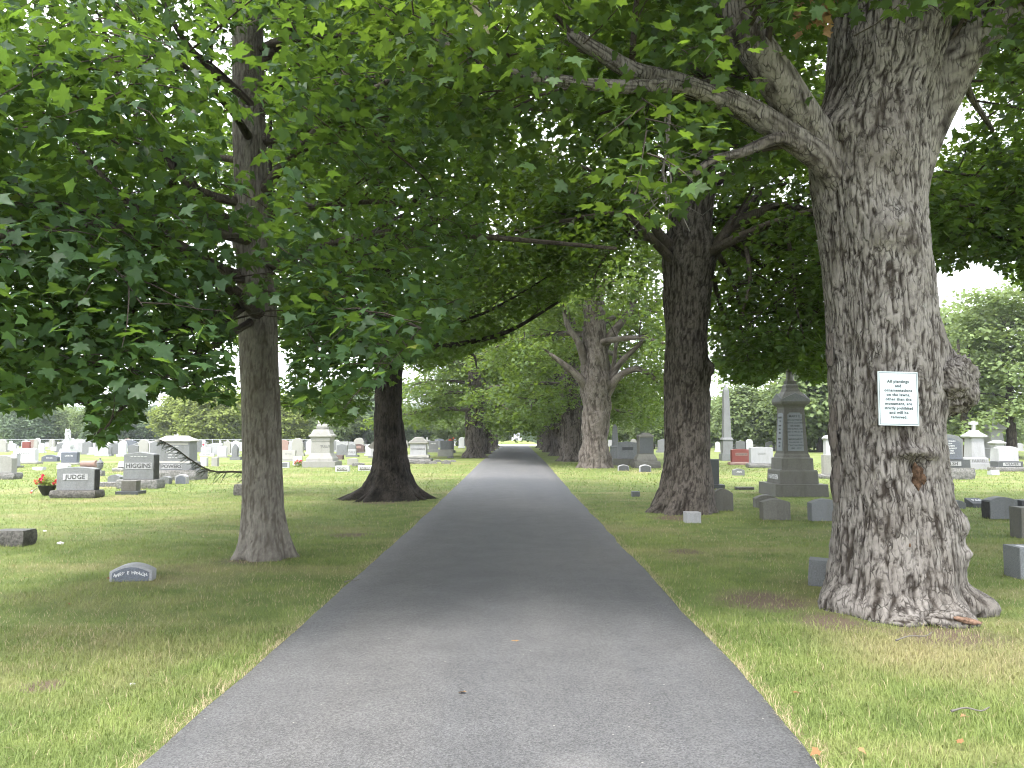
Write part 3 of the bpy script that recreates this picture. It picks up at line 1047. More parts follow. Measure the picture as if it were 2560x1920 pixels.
L3a = [([D(1880, 640, 7.45), D(1845, 480, 7.35), D(1795, 350, 7.2), D(1752, 285, 7.1), D(1690, 190, 6.9), D(1625, 90, 6.8), D(1560, -30, 6.8), D(1480, -200, 6.8)], .24, .13),
       ([D(1900, 640, 7.4), D(1860, 480, 7.3), D(1790, 360, 7.12), D(1700, 290, 7.0), D(1590, 225, 6.9), D(1460, 178, 6.7), D(1360, 150, 6.5), D(1235, 75, 6.3)], .20, .06),
       ([D(1600, 232, 6.9), D(1480, 190, 6.5), D(1340, 187, 6.2), D(1180, 170, 6.0), D(1050, 145, 6.0), D(960, 95, 6.0)], .085, .03),
       ([D(1900, 480, 7.42), D(1945, 340, 7.38), D(2010, 210, 7.3), D(2090, 90, 7.2), D(2200, 0, 7.1), D(2400, -140, 7.0)], .40, .12),
       ([D(1960, -60, 7.4), D(1940, -250, 7.2), D(1800, -520, 6.8), D(1700, -800, 6.5)], .3, .05),
       ([D(2010, -20, 7.4), D(2080, -300, 7.8), D(2150, -600, 8.2), D(2200, -800, 8.6)], .25, .05),
       ([D(1880, -100, 7.4), D(1750, -260, 6.2), D(1600, -400, 5.4), D(1400, -500, 5.2)], .2, .04),
       ([D(1900, 60, 7.5), D(1800, -60, 8.6), D(1650, -100, 9.6), D(1450, -80, 10.4)], .2, .04)]
L3b = auto_limbs(rng, (x3, d3), 5.6, 11.5, 16, 5.2, 2.4, 22, 60, .30, .14, .05, az0=1.0)
bl3 = before_limbs([P[2:] for P, a, b in L3a[:1]] + [L3a[0][0][2:5]] + [P[2:] for P, a, b in L3a[1:2]], 34)
keep3b = lambda x, y, d: keep3(x, y, d) & ~bl3(x, y, d)
finish_tree(t3, L3a + L3b, rng, ('', 'bark_old', 'leaf_b'), LEAF_FULL, 0.114, 15, (.38, .76), keep3b, leaf_parts=300, dens=2.9, n3=5, start=.3, res=(40, 26))
# broken dead branch, its hanging strip and bare twigs
obj('dead_branch', tube_mesh('dead_branch', [D(1735, 318, 7.0) - t3.location, D(1680, 300, 6.9) - t3.location, D(1600, 330, 6.7) - t3.location, D(1540, 345, 6.6) - t3.location,
                                             D(1500, 375, 6.6) - t3.location], .065, .03, M['bark_brown'], 26, 12, 5), t3)
obj('dead_branch', tube_mesh('dead_branch', [D(1018, -20, 5.8) - t3.location, D(1035, 25, 5.8) - t3.location, D(1052, 78, 5.8) - t3.location], .05, .025, M['dead_wood'], 12, 10, 6), t3)
tw, tr = [], []
q0 = D(1445, 235, 6.4)
for k in range(30):
    p = np.array(D(1435 + rng.normal(0, 16), 330 + rng.uniform(-80, 130), 6.4))
    az, L = rng.uniform(0, 6.28), rng.uniform(.18, .55)
    pts = [p]
    d_ = np.array([math.cos(az), .6 * math.sin(az), -rng.uniform(.3, 1.2)])
    cu_ = rng.uniform(-.2, .55)
    for j in range(3):
        d_ = d_ + np.array([rng.normal(0, .45), rng.normal(0, .3), cu_])
        pts.append(pts[-1] + d_ / np.linalg.norm(d_) * L / 3)
    tw.append(np.array(pts)); tr.append(np.array([.0035, .003, .0025, .0015]))
tw += [np.array([D(1447, 215, 6.4), D(1443, 300, 6.4), D(1432, 370, 6.4), D(1440, 440, 6.4)]), np.array([D(1440, 215, 6.4), D(1436, 260, 6.4), D(1452, 420, 6.4), D(1490, 500, 6.4)])]
tr += [np.array([.016, .014, .012, .006]), np.array([.010, .009, .007, .004])]
M['dead_twig'] = plain_mat('dead_twig', (0.13, 0.12, 0.105), .9, .1, .2, 10)
obj('dead_twigs', sticks_mesh('dead_twigs', np.array(tw) - np.array(t3.location), np.array(tr), M['dead_twig'], 5), t3, kind='stuff')
# cluster of withered leaves at the top edge
C = np.array([D(1755 + rng.uniform(-28, 28), 8 + rng.uniform(-30, 18), 6.3) for _ in range(7)])
pos, nr, fw, sz, lv = spray_leaves(C, np.tile(np.array([[0, 0, -1.0]]), (7, 1)), np.full(7, .10), 11, rng, .10, .5, .5, .9)
obj('withered_leaves', leaves_mesh('withered_leaves', pos - np.array(t3.location), nr, fw + np.array([0, 0, -1.0]), sz, lv, LEAF_FULL, M['dry_leaf']), t3, kind='stuff')
obj('twigs', sticks_mesh('twig', np.array([[D(1850, -120, 6.9), D(1790, -70, 6.5), D(1760, -20, 6.3), D(1752, 15, 6.3)]]) - np.array(t3.location), np.array([[.03, .02, .012, .006]]), M['twig'], 6), t3, kind='stuff')
# bark plates standing off the trunk's left edge, a fresh chip and the decayed scar
for (xa, ya, xb, yb, w) in ((1806, 985, 1800, 1085, .05), (1800, 985, 1790, 905, .035), (1800, 870, 1797, 930, .03), (1788, 720, 1785, 790, .02)):
    A, B = np.array(D(xa, ya, 7.3)), np.array(D(xb, yb, 7.3))
    n = 7
    P = A + (B - A) * np.linspace(0, 1, n)[:, None]
    k = np.sin(np.linspace(0, math.pi, n)) * w + .008
    V = np.concatenate([P + np.array([.05, -.02, 0]), P + np.stack([-k, np.full(n, -.03), 0 * k], 1), P + np.array([.05, .02, 0]) + np.stack([0 * k, 0 * k, 0 * k], 1)]) - np.array(t3.location)
    i = np.arange(n - 1)
    q = np.concatenate([np.stack([i, i + 1, n + i + 1, n + i], 1), np.stack([n + i, n + i + 1, 2 * n + i + 1, 2 * n + i], 1)])
    obj('bark_plate', new_mesh('bark_plate', V, quads=q, mat=M['bark_brown'], smooth=True, attrs={'ridge': np.full(len(V), .5)}), t3)


def blob(name, loc, r, mat, seed=0, nu=20, nv=12, rough=.25, parent=None, freq=2.2):
    th, ph = np.meshgrid(np.linspace(0, 2 * math.pi, nu, endpoint=False), np.linspace(0, math.pi, nv), indexing='ij')
    p = np.stack([np.sin(ph) * np.cos(th), np.sin(ph) * np.sin(th), np.cos(ph)], -1)
    k = 1 + rough * 2 * (fbm(p * freq + seed * 3.1, 5 if nu > 30 else 3) - .5)
    V = (p * k[..., None] * np.array(r)).reshape(-1, 3)
    a, b = np.meshgrid(np.arange(nu), np.arange(nv - 1), indexing='ij')
    q = np.stack([a * nv + b, a * nv + b + 1, ((a + 1) % nu) * nv + b + 1, ((a + 1) % nu) * nv + b], -1).reshape(-1, 4)
    return obj(name, new_mesh(name, V, quads=q, mat=mat, smooth=True, attrs={'ridge': np.clip(fbm(p.reshape(-1, 3) * (14 if nu > 30 else 5), 3) * 2.6 - .8, 0, 1)}), parent, loc)


def on_t3(y, dx=0.0, depth=0.0):
    p = D(1935, y, 6.85)
    zz = p.z
    rr, cc = np.interp(zz, z3, r3), np.interp(zz, z, c)
    return Vector((cc - x3 + dx, -math.sqrt(max(rr * rr - dx * dx, .01)) + depth, zz))


bz_ = D(2045, 830, 7.3)
blob('burl', Vector((bz_.x - x3 - .03, -.06, bz_.z)), (.29, .29, .32), M['bark_old'], 12, 70, 46, .30, t3, 4.0)
blob('burl', Vector((bz_.x - x3 - .10, -.28, bz_.z + .02)), (.17, .15, .18), M['bark_old'], 14, 46, 30, .34, t3, 3.5)
T3_FRONT = lambda zz: d3 - float(np.interp(zz, z3, r3))
blob('decayed_scar', on_t3(1035, 0.07, .085), (.06, .05, .13), M['wood_orange'], 3, 40, 28, rough=.8, parent=t3)
blob('bark_chip', on_t3(1178, -.12, .035), (.018, .03, .03), M['wood_orange'], 5, rough=.2, parent=t3)
rb_ = blob('exposed_root', Vector((.14, -.70, .02)), (.24, .12, .10), M['bark_old'], 21, 28, 20, .3, t3)
rb_.rotation_euler = (0, .1, .15)
rb_ = blob('exposed_root', Vector((.20, -.80, .06)), (.13, .035, .022), M['wood_curl'], 23, 28, 14, .4, t3)
rb_.rotation_euler = (.3, .2, .1)
rb_ = blob('exposed_root', Vector((-.24, -.68, .01)), (.17, .11, .07), M['bark_old'], 25, 28, 18, .3, t3)

# ---- second maple on the left: dark, fluted, on a mound of roots
d2 = 19.8
z, c, r = prof([(1082, 752, 930), (1070, 765, 915), (1050, 785, 900), (1020, 800, 888), (985, 809, 879), (900, 811, 870), (700, 806, 864), (500, 808, 850), (300, 812, 845), (100, 815, 842)], d2)
z = np.append(z, [14., 16.]); c = np.append(c, [c[-1], c[-1]]); r = np.append(r, [.1, .03])
x2 = float(c[4])
t2 = thing('maple_tree', (x2, d2, 0), 'dark barked maple on a mound of roots, second tree left of the lane', 'tree', ROWS)
obj('trunk', trunk_mesh('trunk', z, c - x2, np.zeros(len(z)), r, M['bark_dark'], nth=120, amp=0.03, width=0.06, ratio=8, seed=21, flare=0.30, flare_h=0.22, lobes=7,
                        focus=0.4, dz=0.05, lump=0.06, ztop=14, warp=.5), t2)
rng = np.random.default_rng(202)
for k_ in range(8):
    a_ = k_ * .785 + rng.uniform(-.25, .25) + .3
    L_ = rng.uniform(.75, 1.25)
    P_ = [Vector((math.cos(a_) * L_ * f_, math.sin(a_) * L_ * f_, h_)) for f_, h_ in ((.25, .42), (.55, .2), (.8, .07), (1.15, -.05))]
    obj('root', tube_mesh('root', P_, .17, .05, M['bark_dark'], 16, 12, 60 + k_, amp=.02, width=.06, knob=.25), t2)
LIM2 = lim([(300, 820), (500, 865), (610, 885), (690, 912), (730, 932), (790, 895), (840, 850), (880, 840), (940, 800), (1000, 775), (1080, 740), (1200, 660), (1300, 590), (1400, 500)])


def keep2(x, y, d):
    k = (y < LIM2(x)) & ~((x > 800) & (x < 880) & (y > 840) & (d < d2))
    return k & ~((x > 1040) & (y > 640) & (d < 16))


L2 = auto_limbs(rng, (x2, d2), 3.2, 14, 20, 6.4, 2.4, 18, 58, .30, .12, .04, az0=.5)
L2 += [([D(850, 800, d2), D(900, 755, 19), D(1000, 742, 18.4), D(1100, 715, 18), D(1210, 650, 17.6)], .11, .03),
       ([D(880, 770, 19.4), D(960, 710, 18.6), D(1060, 670, 18), D(1180, 600, 17.6)], .06, .02),
       ([D(830, 440, d2), D(790, 370, 19.6), D(740, 260, 19.4), D(700, 120, 19.2)], .17, .06),
       ([D(830, 420, d2), D(850, 300, 20), D(860, 160, 20.2), D(850, 0, 20.4)], .17, .06),
       ([D(830, 640, d2), D(720, 580, 18.6), D(640, 470, 18), D(560, 380, 17.5)], .13, .03),
       ([D(838, 830, d2), D(760, 850, 17.6), D(690, 880, 16.2), D(650, 900, 15.6)], .07, .012)]
bl2 = before_limbs([P for P, a, b in L2[20:25]] + [[D(832, 640, d2), D(828, 450, d2), D(826, 250, d2)]], 13)
keep2b = lambda x, y, d: keep2(x, y, d) & ~bl2(x, y, d)
finish_tree(t2, L2, rng, ('', 'bark_dark', 'leaf_b'), LEAF_MID, 0.140, 18, (.5, .95), keep2b, dens=2.4, n3=5, res=(16, 9))

# ---- second maple on the right
d4 = 16.3
z, c, r = prof([(1115, 1400, 1548), (1095, 1412, 1540), (1050, 1428, 1538), (1000, 1437, 1531), (800, 1438, 1530), (700, 1437, 1528), (600, 1432, 1538), (550, 1432, 1548), (500, 1442, 1535),
                (400, 1446, 1545), (340, 1455, 1545), (200, 1470, 1535)], d4)
z = np.append(z, [13., 15.]); c = np.append(c, [c[-1], c[-1]]); r = np.append(r, [.12, .03])
x4 = float(c[3])
t4 = thing('maple_tree', (x4, d4, 0), 'tall brown maple with rising side limbs, second tree right of the lane', 'tree', ROWS)
obj('trunk', trunk_mesh('trunk', z, c - x4, np.zeros(len(z)), r, M['bark_brown'], nth=160, amp=0.026, width=0.055, ratio=6, seed=33, flare=0.18, flare_h=0.30, lobes=6,
                        focus=0.5, dz=0.034, lump=0.05, ztop=11, warp=.55,
                        bumps=[(-.2, 3.05, .13, .15, .14, .5), (-.25, 4.0 - 1.2, .2, .15, .05, .3), (-1.9, 5.2, .12, .14, .06, .4), (PI2 + .5, 1.5, .12, .15, .04, .5)]), t4)
rng = np.random.default_rng(404)
LIM4 = lim([(900, 480), (1000, 560), (1100, 620), (1190, 660), (1300, 655), (1420, 640), (1440, 430), (1520, 430), (1532, 780), (1570, 832), (1640, 838), (1700, 800), (1760, 838), (1800, 820),
            (1900, 720), (2030, 560), (2400, 520)])


def keep4(x, y, d):
    return (y < LIM4(x)) & ~((x > 1425) & (x < 1550) & (y > 330) & (d < 16.2))


L4 = auto_limbs(rng, (x4, d4), 5.0, 13, 18, 6.0, 2.6, 20, 60, .34, .15, .05, az0=2.2)
L4 += [([D(1500, 590, d4), D(1550, 530, 16), D(1600, 480, 15.8), D(1690, 445, 15.6), D(1790, 470, 15.4)], .20, .06),
       ([D(1560, 520, 16), D(1590, 470, 16.2), D(1640, 420, 16.6), D(1700, 395, 17)], .13, .04),
       ([D(1470, 580, d4), D(1400, 510, 15.6), D(1340, 462, 15.2), D(1200, 480, 14.8)], .12, .03),
       ([D(1470, 560, d4), D(1405, 480, 15.8), D(1370, 420, 15.4), D(1260, 360, 15)], .13, .04),
       ([D(1500, 400, d4), D(1570, 380, 16.4), D(1640, 330, 16.6), D(1720, 300, 17)], .16, .05),
       ([D(1500, 360, d4), D(1440, 250, 16), D(1400, 120, 15.6), D(1330, -60, 15.2)], .22, .08),
       ([D(1510, 350, d4), D(1560, 240, 16.6), D(1600, 100, 17), D(1640, -80, 17.5)], .22, .08),
       ([D(1690, 450, 15.6), D(1710, 560, 15), D(1720, 660, 14.7), D(1740, 740, 14.5)], .06, .015),
       ([D(1600, 480, 15.8), D(1620, 600, 15.2), D(1600, 700, 15), D(1620, 780, 14.9)], .06, .015),
       ([D(1545, 540, 16.1), D(1580, 600, 16.6), D(1600, 680, 17), D(1590, 780, 17.2)], .07, .015),
       ([D(1650, 440, 16.2), D(1680, 540, 16.8), D(1670, 640, 17.2), D(1690, 760, 17.4)], .07, .015),
       ([D(1690, 445, 15.8), D(1760, 540, 16), D(1770, 640, 16.2), D(1755, 780, 16.3)], .07, .015),
       ([D(1560, 520, 16.2), D(1640, 570, 17), D(1720, 640, 17.6), D(1780, 720, 18)], .08, .015),
       ([D(1540, 600, 16.4), D(1570, 690, 17.2), D(1640, 750, 17.8), D(1730, 790, 18.2)], .06, .015)]
bl4 = before_limbs([P for P, a, b in L4[18:23]], 15)
keep4b = lambda x, y, d: keep4(x, y, d) & ~bl4(x, y, d)
finish_tree(t4, L4, rng, ('', 'bark_limb', 'leaf_b'), LEAF_MID, 0.140, 18, (.45, .85), keep4b, dens=2.8, n3=5, res=(18, 10))

# ---- pale gnarled maple, third on the right
d5 = 39.0
z, c, r = prof([(1014, 1245, 1325), (1000, 1252, 1318), (950, 1260, 1312), (880, 1260, 1316), (830, 1254, 1322), (800, 1258, 1316), (740, 1258, 1310), (690, 1262, 1308), (600, 1268, 1300)], d5)
z = np.append(z, [13., 15.]); c = np.append(c, [c[-1], c[-1]]); r = np.append(r, [.2, .05])
x5 = float(c[0])
t5 = thing('maple_tree', (x5, d5, 0), 'pale gnarled maple with bare bent lower limbs, third tree right of the lane', 'tree', ROWS)
obj('trunk', trunk_mesh('trunk', z, c - x5, np.zeros(len(z)), r, M['bark_pale'], nth=110, amp=0.07, width=0.14, ratio=7, seed=55, flare=0.15, flare_h=0.4, lobes=6,
                        focus=0.3, dz=0.06, lump=0.14, ztop=12, warp=.8, twist=.12), t5)
rng = np.random.default_rng(505)
LIM5 = lim([(1000, 900), (1170, 915), (1215, 905), (1240, 740), (1330, 740), (1345, 930), (1425, 930), (1500, 860), (1700, 850)])


def keep5(x, y, d):
    return (y < LIM5(x)) & ~((x > 1190) & (x < 1390) & (y > 700) & (y < 850) & (d < 39.2))


L5 = auto_limbs(rng, (x5, d5), 5.5, 13, 16, 6.6, 3, 12, 55, .35, .2, .06, az0=0.2)
L5 += [([D(1272, 845, d5), D(1250, 815, 38.5), D(1215, 785, 38.2), D(1188, 765, 38)], .30, .10),
       ([D(1310, 850, d5), D(1335, 815, 38.5), D(1370, 797, 38.2), D(1400, 805, 38), D(1415, 820, 38)], .28, .10),
       ([D(1310, 840, d5), D(1335, 790, 38.7), D(1375, 750, 38.5), D(1420, 705, 38.4)], .22, .08),
       ([D(1266, 790, d5), D(1250, 740, 38.6), D(1225, 700, 38.4), D(1215, 640, 38.4)], .25, .08),
       ([D(1305, 745, d5), D(1335, 705, 38.7), D(1360, 670, 38.6), D(1390, 600, 38.6)], .28, .1),
       ([D(1318, 830, d5), D(1328, 770, 38.7), D(1334, 700, 38.6)], .16, .06)]
ex = np.array([D(rng.uniform(1330, 1440), rng.uniform(790, 925), rng.uniform(40.5, 45)) for _ in range(120)])
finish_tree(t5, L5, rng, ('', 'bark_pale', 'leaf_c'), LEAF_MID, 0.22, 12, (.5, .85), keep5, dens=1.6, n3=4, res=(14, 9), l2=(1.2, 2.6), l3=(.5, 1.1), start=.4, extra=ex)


# ---- the rest of the two rows, from two grown trees
def row_tree(seed, rr, low):
    rng = np.random.default_rng(seed)
    root = thing('maple_tree', (0, 0, 0), 'x', 'tree', ROWS)
    z = np.array([0, .25, .6, 1.2, 2.5, 3.6, 4.4, 6, 9, 12, 14])
    r = rr * np.array([1.35, 1.15, 1.02, .95, .95, 1.08, .9, .7, .42, .2, .04])
    cx = rng.normal(0, .05, len(z))
    cx[0] = 0
    obj('trunk', trunk_mesh('trunk', z, cx, cx[::-1] * .5, r, M['bark_brown'], nth=72, amp=.06, width=.14, ratio=7, seed=seed, flare=.2, flare_h=.35, lobes=6, dz=.09, lump=.13, ztop=13, warp=.8, twist=.05), root)
    L = auto_limbs(rng, (0, 0), low, 12.5, 24, 6.4, 2.8, 2, 58, .22, .2, .06, az0=seed)
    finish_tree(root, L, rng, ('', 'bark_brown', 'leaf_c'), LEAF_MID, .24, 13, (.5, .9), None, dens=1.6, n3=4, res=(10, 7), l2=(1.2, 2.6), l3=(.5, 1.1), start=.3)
    return root


ra, rb = row_tree(61, .66, 3.3), row_tree(67, .74, 5.3)
rows = [(-2.75, 57, 0, 1.0, 'maple with shaggy dark trunk and withered leaves, third on the left of the lane'),
        (-2.7, 70, 0, 1.0, 'maple just beyond the shaggy trunk on the left of the lane'),
        (-2.65, 82, 1, .9, 'fifth maple trunk along the left of the lane, in deep shade'),
        (-2.7, 97, 1, 1.05, 'sixth maple trunk along the left edge of the lane'),
        (-2.8, 113, 1, 1.0, 'last maple on the left before the turning circle'),
        (3.75, 49, 0, 1.0, 'maple with twin stemmed trunk just behind the pale gnarled one on the right'),
        (3.95, 63, 0, 1.08, 'broad ivy footed maple, fifth tree on the right of the lane'),
        (4.05, 76, 1, 1.1, 'dark maple trunk, sixth on the right of the lane'),
        (4.1, 90, 1, .9, 'slightly leaning maple trunk, seventh on the right of the lane'),
        (4.2, 106, 1, 1.0, 'last maple on the right before the turning circle')]
used = set()
for k, (x, y, v, s, lab) in enumerate(rows):
    src = (ra, rb)[v]
    o = src if v not in used else copy_tree(src)
    used.add(v)
    o.location = (x, y, 0)
    o.rotation_euler = (0, 0, k * 1.9)
    o.scale = (s, s, s * (1 + .05 * math.sin(k * 2.1)))
    tag(o, lab, 'tree', ROWS)


# ---- maple outside the right edge: its boughs show beside the notice tree
tR = thing('maple_tree', (11.2, 14.0, 0), 'maple past the right edge whose dark boughs hang beside the notice tree', 'tree', ROWS)
rng = np.random.default_rng(707)
zR = np.array([0, .3, 1, 3, 6, 9, 12.])
obj('trunk', trunk_mesh('trunk', zR, np.zeros(7), np.zeros(7), np.array([.6, .48, .42, .4, .3, .15, .04]), M['bark_brown'], nth=60, amp=.03, width=.08, ratio=6, seed=77, dz=.09, lump=.05), tR)
LIMR = lim([(1500, 250), (1780, 430), (1990, 560), (2020, 590), (2060, 600), (2110, 565), (2150, 590), (2212, 632), (2400, 700)])
LR = auto_limbs(rng, (11.2, 14.0), 4.0, 11, 18, 6.0, 2.6, 14, 58, .28, .13, .04, az0=4.2)
LR += [([Vector((11.1, 14, 4.6)), D(2300, 540, 13.4), D(2180, 520, 12.8), D(2080, 505, 12.3), D(2010, 500, 12)], .12, .02),
       ([Vector((11.1, 14, 5.6)), D(2260, 430, 13), D(2150, 390, 12.2), D(2040, 370, 11.6)], .11, .02)]
finish_tree(tR, LR, rng, ('', 'bark_limb', 'leaf_b'), LEAF_MID, .135, 14, (.34, .60), lambda x, y, d: (y < LIMR(x)), dens=2.6, n3=5, res=(14, 8))


# ---- woods and single trees round the graveyard
def far_tree(seed, mat, h, w, n, leaf, conical=False, open_=0.0):
    rng = np.random.default_rng(seed)
    root = thing('tree', (0, 0, 0), 'x', 'tree')
    zt = h * .8
    z = np.linspace(0, zt, 8)
    r = np.linspace(h * .022, h * .004, 8)
    r[0] *= 1.4
    obj('trunk', trunk_mesh('trunk', z, rng.normal(0, .1, 8) * np.linspace(0, 1, 8), np.zeros(8), r, M['bark_limb'], nth=14, amp=.0, seed=seed, dz=h / 28, lump=.02, flare=.1), root)
    m = n // 16
    c = rng.normal(0, 1, (m, 3))
    c = norm(c) * (rng.uniform(.35, 1, (m, 1)) ** .6)
    cz = c[:, 2]
    if conical:
        hh = rng.uniform(0, 1, m) ** 1.3
        ang = rng.uniform(0, 6.28, m)
        rad = (1 - hh) * w * np.sqrt(rng.uniform(.25, 1, m))
        C = np.stack([np.cos(ang) * rad, np.sin(ang) * rad, .06 * h + hh * .92 * h], 1)
    else:
        lump = 1 + .55 * (fbm(norm(c) * 2.1 + seed, 3) - .5) * 2
        C = np.stack([c[:, 0] * w * lump, c[:, 1] * w * lump, h * .55 + cz * h * .46 * lump], 1)
    dr = norm(C - np.array([0, 0, h * .5]))
    pos, nr, fw, sz, lv = spray_leaves(C, dr, np.full(m, w * .20), 16, rng, leaf, .35, .35, .5)
    NLEAF[0] += len(pos)
    obj('crown', leaves_mesh('crown', pos, nr + dr.repeat(16, 0) * .4, fw, sz, lv, LEAF_LOW, M[mat]), root, kind='stuff')
    tw = []
    for k in range(60):
        e = C[rng.integers(m)]
        s = np.array([0, 0, max(h * .12, e[2] * rng.uniform(.35, .7))])
        tw.append(np.array([s, s * .55 + e * .45 + np.array([0, 0, .05 * h]), e]))
    obj('twigs', sticks_mesh('branches', np.array(tw), np.tile(np.array([h * .008, h * .005, h * .002]), (60, 1)), M['bark_limb'], 4), root, kind='stuff')
    return root


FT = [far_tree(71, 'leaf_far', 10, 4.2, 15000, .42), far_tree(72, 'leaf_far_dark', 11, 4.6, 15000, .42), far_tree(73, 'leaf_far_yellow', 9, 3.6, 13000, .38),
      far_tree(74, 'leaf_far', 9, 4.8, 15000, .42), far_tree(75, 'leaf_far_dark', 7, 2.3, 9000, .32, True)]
FNAME = ['mid green broadleaf tree', 'dusky blue green tree', 'yellow green tree', 'low spreading green tree', 'small dark conical evergreen']
spots = []
rf = random.Random(5)
for x in range(-20, 990, 34):                                   # left tree line behind the graves
    dd = rf.uniform(118, 150)
    spots.append((x + rf.uniform(-10, 10), dd, rf.choice([0, 1, 1, 3, 0]), rf.uniform(.6, .85), 0))
for x in (395, 440, 470, 610, 655):
    spots.append((x, rf.uniform(98, 112), 2, rf.uniform(.7, .95), 0))
spots += [(195, 92, 4, .62, 0), (720, 104, 0, .75, 0), (755, 112, 1, .95, 0), (800, 108, 1, .9, 0)]
for x in range(1330, 2260, 42):                                 # right tree line
    dd = rf.uniform(92, 125)
    spots.append((x + rf.uniform(-12, 12), dd, rf.choice([0, 0, 3, 0]), rf.uniform(.5, .8), 1))
spots += [(1610, 88, 0, .75, 1), (1770, 78, 0, 1.1, 1), (1740, 84, 3, .95, 1), (1840, 82, 3, 1.15, 1), (2045, 74, 0, 1.35, 1), (1060, 178, 0, 1.0, 2), (1110, 182, 3, 1.0, 2), (1165, 180, 1, 1.0, 2), (1140, 172, 4, .7, 2)]
ORD = ['first', 'second', 'third', 'fourth', 'fifth', 'sixth', 'seventh', 'eighth', 'ninth', 'tenth', 'eleventh', 'twelfth', 'thirteenth', 'fourteenth', 'fifteenth', 'sixteenth',
       'seventeenth', 'eighteenth', 'nineteenth', 'twentieth'] + ['twenty-' + w for w in ('first', 'second', 'third', 'fourth', 'fifth', 'sixth', 'seventh', 'eighth', 'ninth')] + ['thirtieth'] + ['thirty-' + w for w in ('first', 'second', 'third', 'fourth', 'fifth', 'sixth', 'seventh', 'eighth', 'ninth')] + ['later'] * 40


def number_from_left(objs, tail):
    by = {}
    for o, word, side, x in objs:
        by.setdefault((word, side), []).append((x, o))
    for (word, side), lst in by.items():
        lst.sort(key=lambda q: q[0])
        for j, (x, o) in enumerate(lst):
            o['label'] = (ORD[j] + ' ' + word + ' from the left' if len(lst) > 1 else 'only ' + word) + tail(side)


fused, far_objs = set(), []
for k, (px, dd, v, s, side) in enumerate(spots):
    src = FT[v]
    o = src if v not in fused else copy_tree(src)
    fused.add(v)
    p = D(px, 942, dd)
    o.location = (p.x, dd, 0)
    o.rotation_euler = (0, 0, k * 2.4)
    o.scale = (s * rf.uniform(.9, 1.15), s * rf.uniform(.9, 1.15), s)
    far_objs.append((o, FNAME[v], side, p.x / dd))
    tag(o, FNAME[v] + (' in the tree line behind the left graves', ' in the tree line behind the right graves', ' behind the monument at the end of the lane')[side], 'tree',
        FNAME[v] + ('s of the left tree line', 's of the right tree line', 's at the lane end')[side])

number_from_left(far_objs, lambda s_: (' in the woods behind the left graves', ' in the woods behind the right graves', ' behind the monument at the lane end')[s_])

# the big bright tree by the white crosses on the right, and its two trunked neighbour
def lawn_tree(seed, mat, loc, h, w, n, leaf, label, trunks):
    rng = np.random.default_rng(seed)
    root = thing('maple_tree', (loc[0], loc[1], 0), label, 'tree')
    for (dx, dy, rr, ln) in trunks:
        zz = np.array([0, .3, 1, 2.5, 5, h * .7])
        obj('trunk', trunk_mesh('trunk', zz, dx + ln * zz, np.full(6, dy), rr * np.array([1.4, 1.1, 1, .9, .75, .2]), M['bark_limb'], nth=40, amp=.03, width=.1, ratio=6, seed=seed, dz=.1, lump=.05, flare=.15), root)
    L = auto_limbs(rng, loc, 2.9, h * .8, 26, w, w * .45, 4, 60, .28, .12, .04, az0=seed)
    finish_tree(root, L, rng, ('', 'bark_limb', mat), LEAF_LOW, leaf, 14, (.55, .95), None, dens=1.3, n3=4, res=(8, 6), l2=(1.2, 2.6), l3=(.5, 1.1))
    return root


p = D(2185, 942, 56)
lawn_tree(81, 'leaf_far', (p.x, 56), 12.5, 5.2, 0, .30, 'dense bright green maple standing behind the white crosses on the right', [(0, 0, .34, 0.0), (-2.9, .5, .30, -.05), (-2.2, 1.5, .26, .03)])

# ---- spruce behind the young maple: two long boughs show
def bough(P, r0, n, ln, seed, root):
    L = np.array(root.location)
    rng = np.random.default_rng(seed)
    C = catmull(P, 30)
    o = obj('bough', tube_mesh('bough', [np.array(tuple(p)) - L for p in P], r0, .006, M['twig'], 20, 7, seed, amp=0), root)
    tw, tr = [], []
    for k in range(int(n)):
        t = rng.uniform(.12, 1)
        i = min(int(t * 29), 28)
        p = C[i] + (C[i + 1] - C[i]) * rng.uniform()
        tan = norm((C[i + 1] - C[i])[None])[0]
        hp = np.cross(tan, np.array([0, 0, 1.]))
        d = tan * rng.uniform(.3, .9) + hp * rng.choice([-1, 1]) * rng.uniform(.3, 1) + np.array([0, 0, rng.uniform(-.8, .1)])
        d = d / np.linalg.norm(d) * ln * rng.uniform(.4, 1) * (1.1 - .6 * t)
        tw.append(np.array([p, p + d * .5 + np.array([0, 0, -.01]), p + d + np.array([0, 0, -.05 * ln])]))
        tr.append(np.array([.005, .004, .002]))
    tw = np.array(tw)
    obj('twigs', sticks_mesh('twigs', tw - L, np.array(tr), M['twig'], 3), root, kind='stuff')
    nd = 46
    f = rng.uniform(0, 1, (len(tw), nd, 1))
    base = (tw[:, 0:1] * (1 - f) + tw[:, 2:3] * f).reshape(-1, 3)
    ax = norm(tw[:, 2] - tw[:, 0]).repeat(nd, 0)
    dr = norm(ax * .6 + rng.normal(0, .7, base.shape))
    n_ = len(base)
    w = np.cross(dr, rng.normal(0, 1, base.shape))
    w = norm(w) * .0022
    V = np.stack([base - w, base + w, base + dr * rng.uniform(.018, .032, (n_, 1))], 1).reshape(-1, 3) - L
    obj('needles', new_mesh('needles', V, tris=np.arange(n_ * 3).reshape(-1, 3), mat=M['needle']), root, kind='stuff')


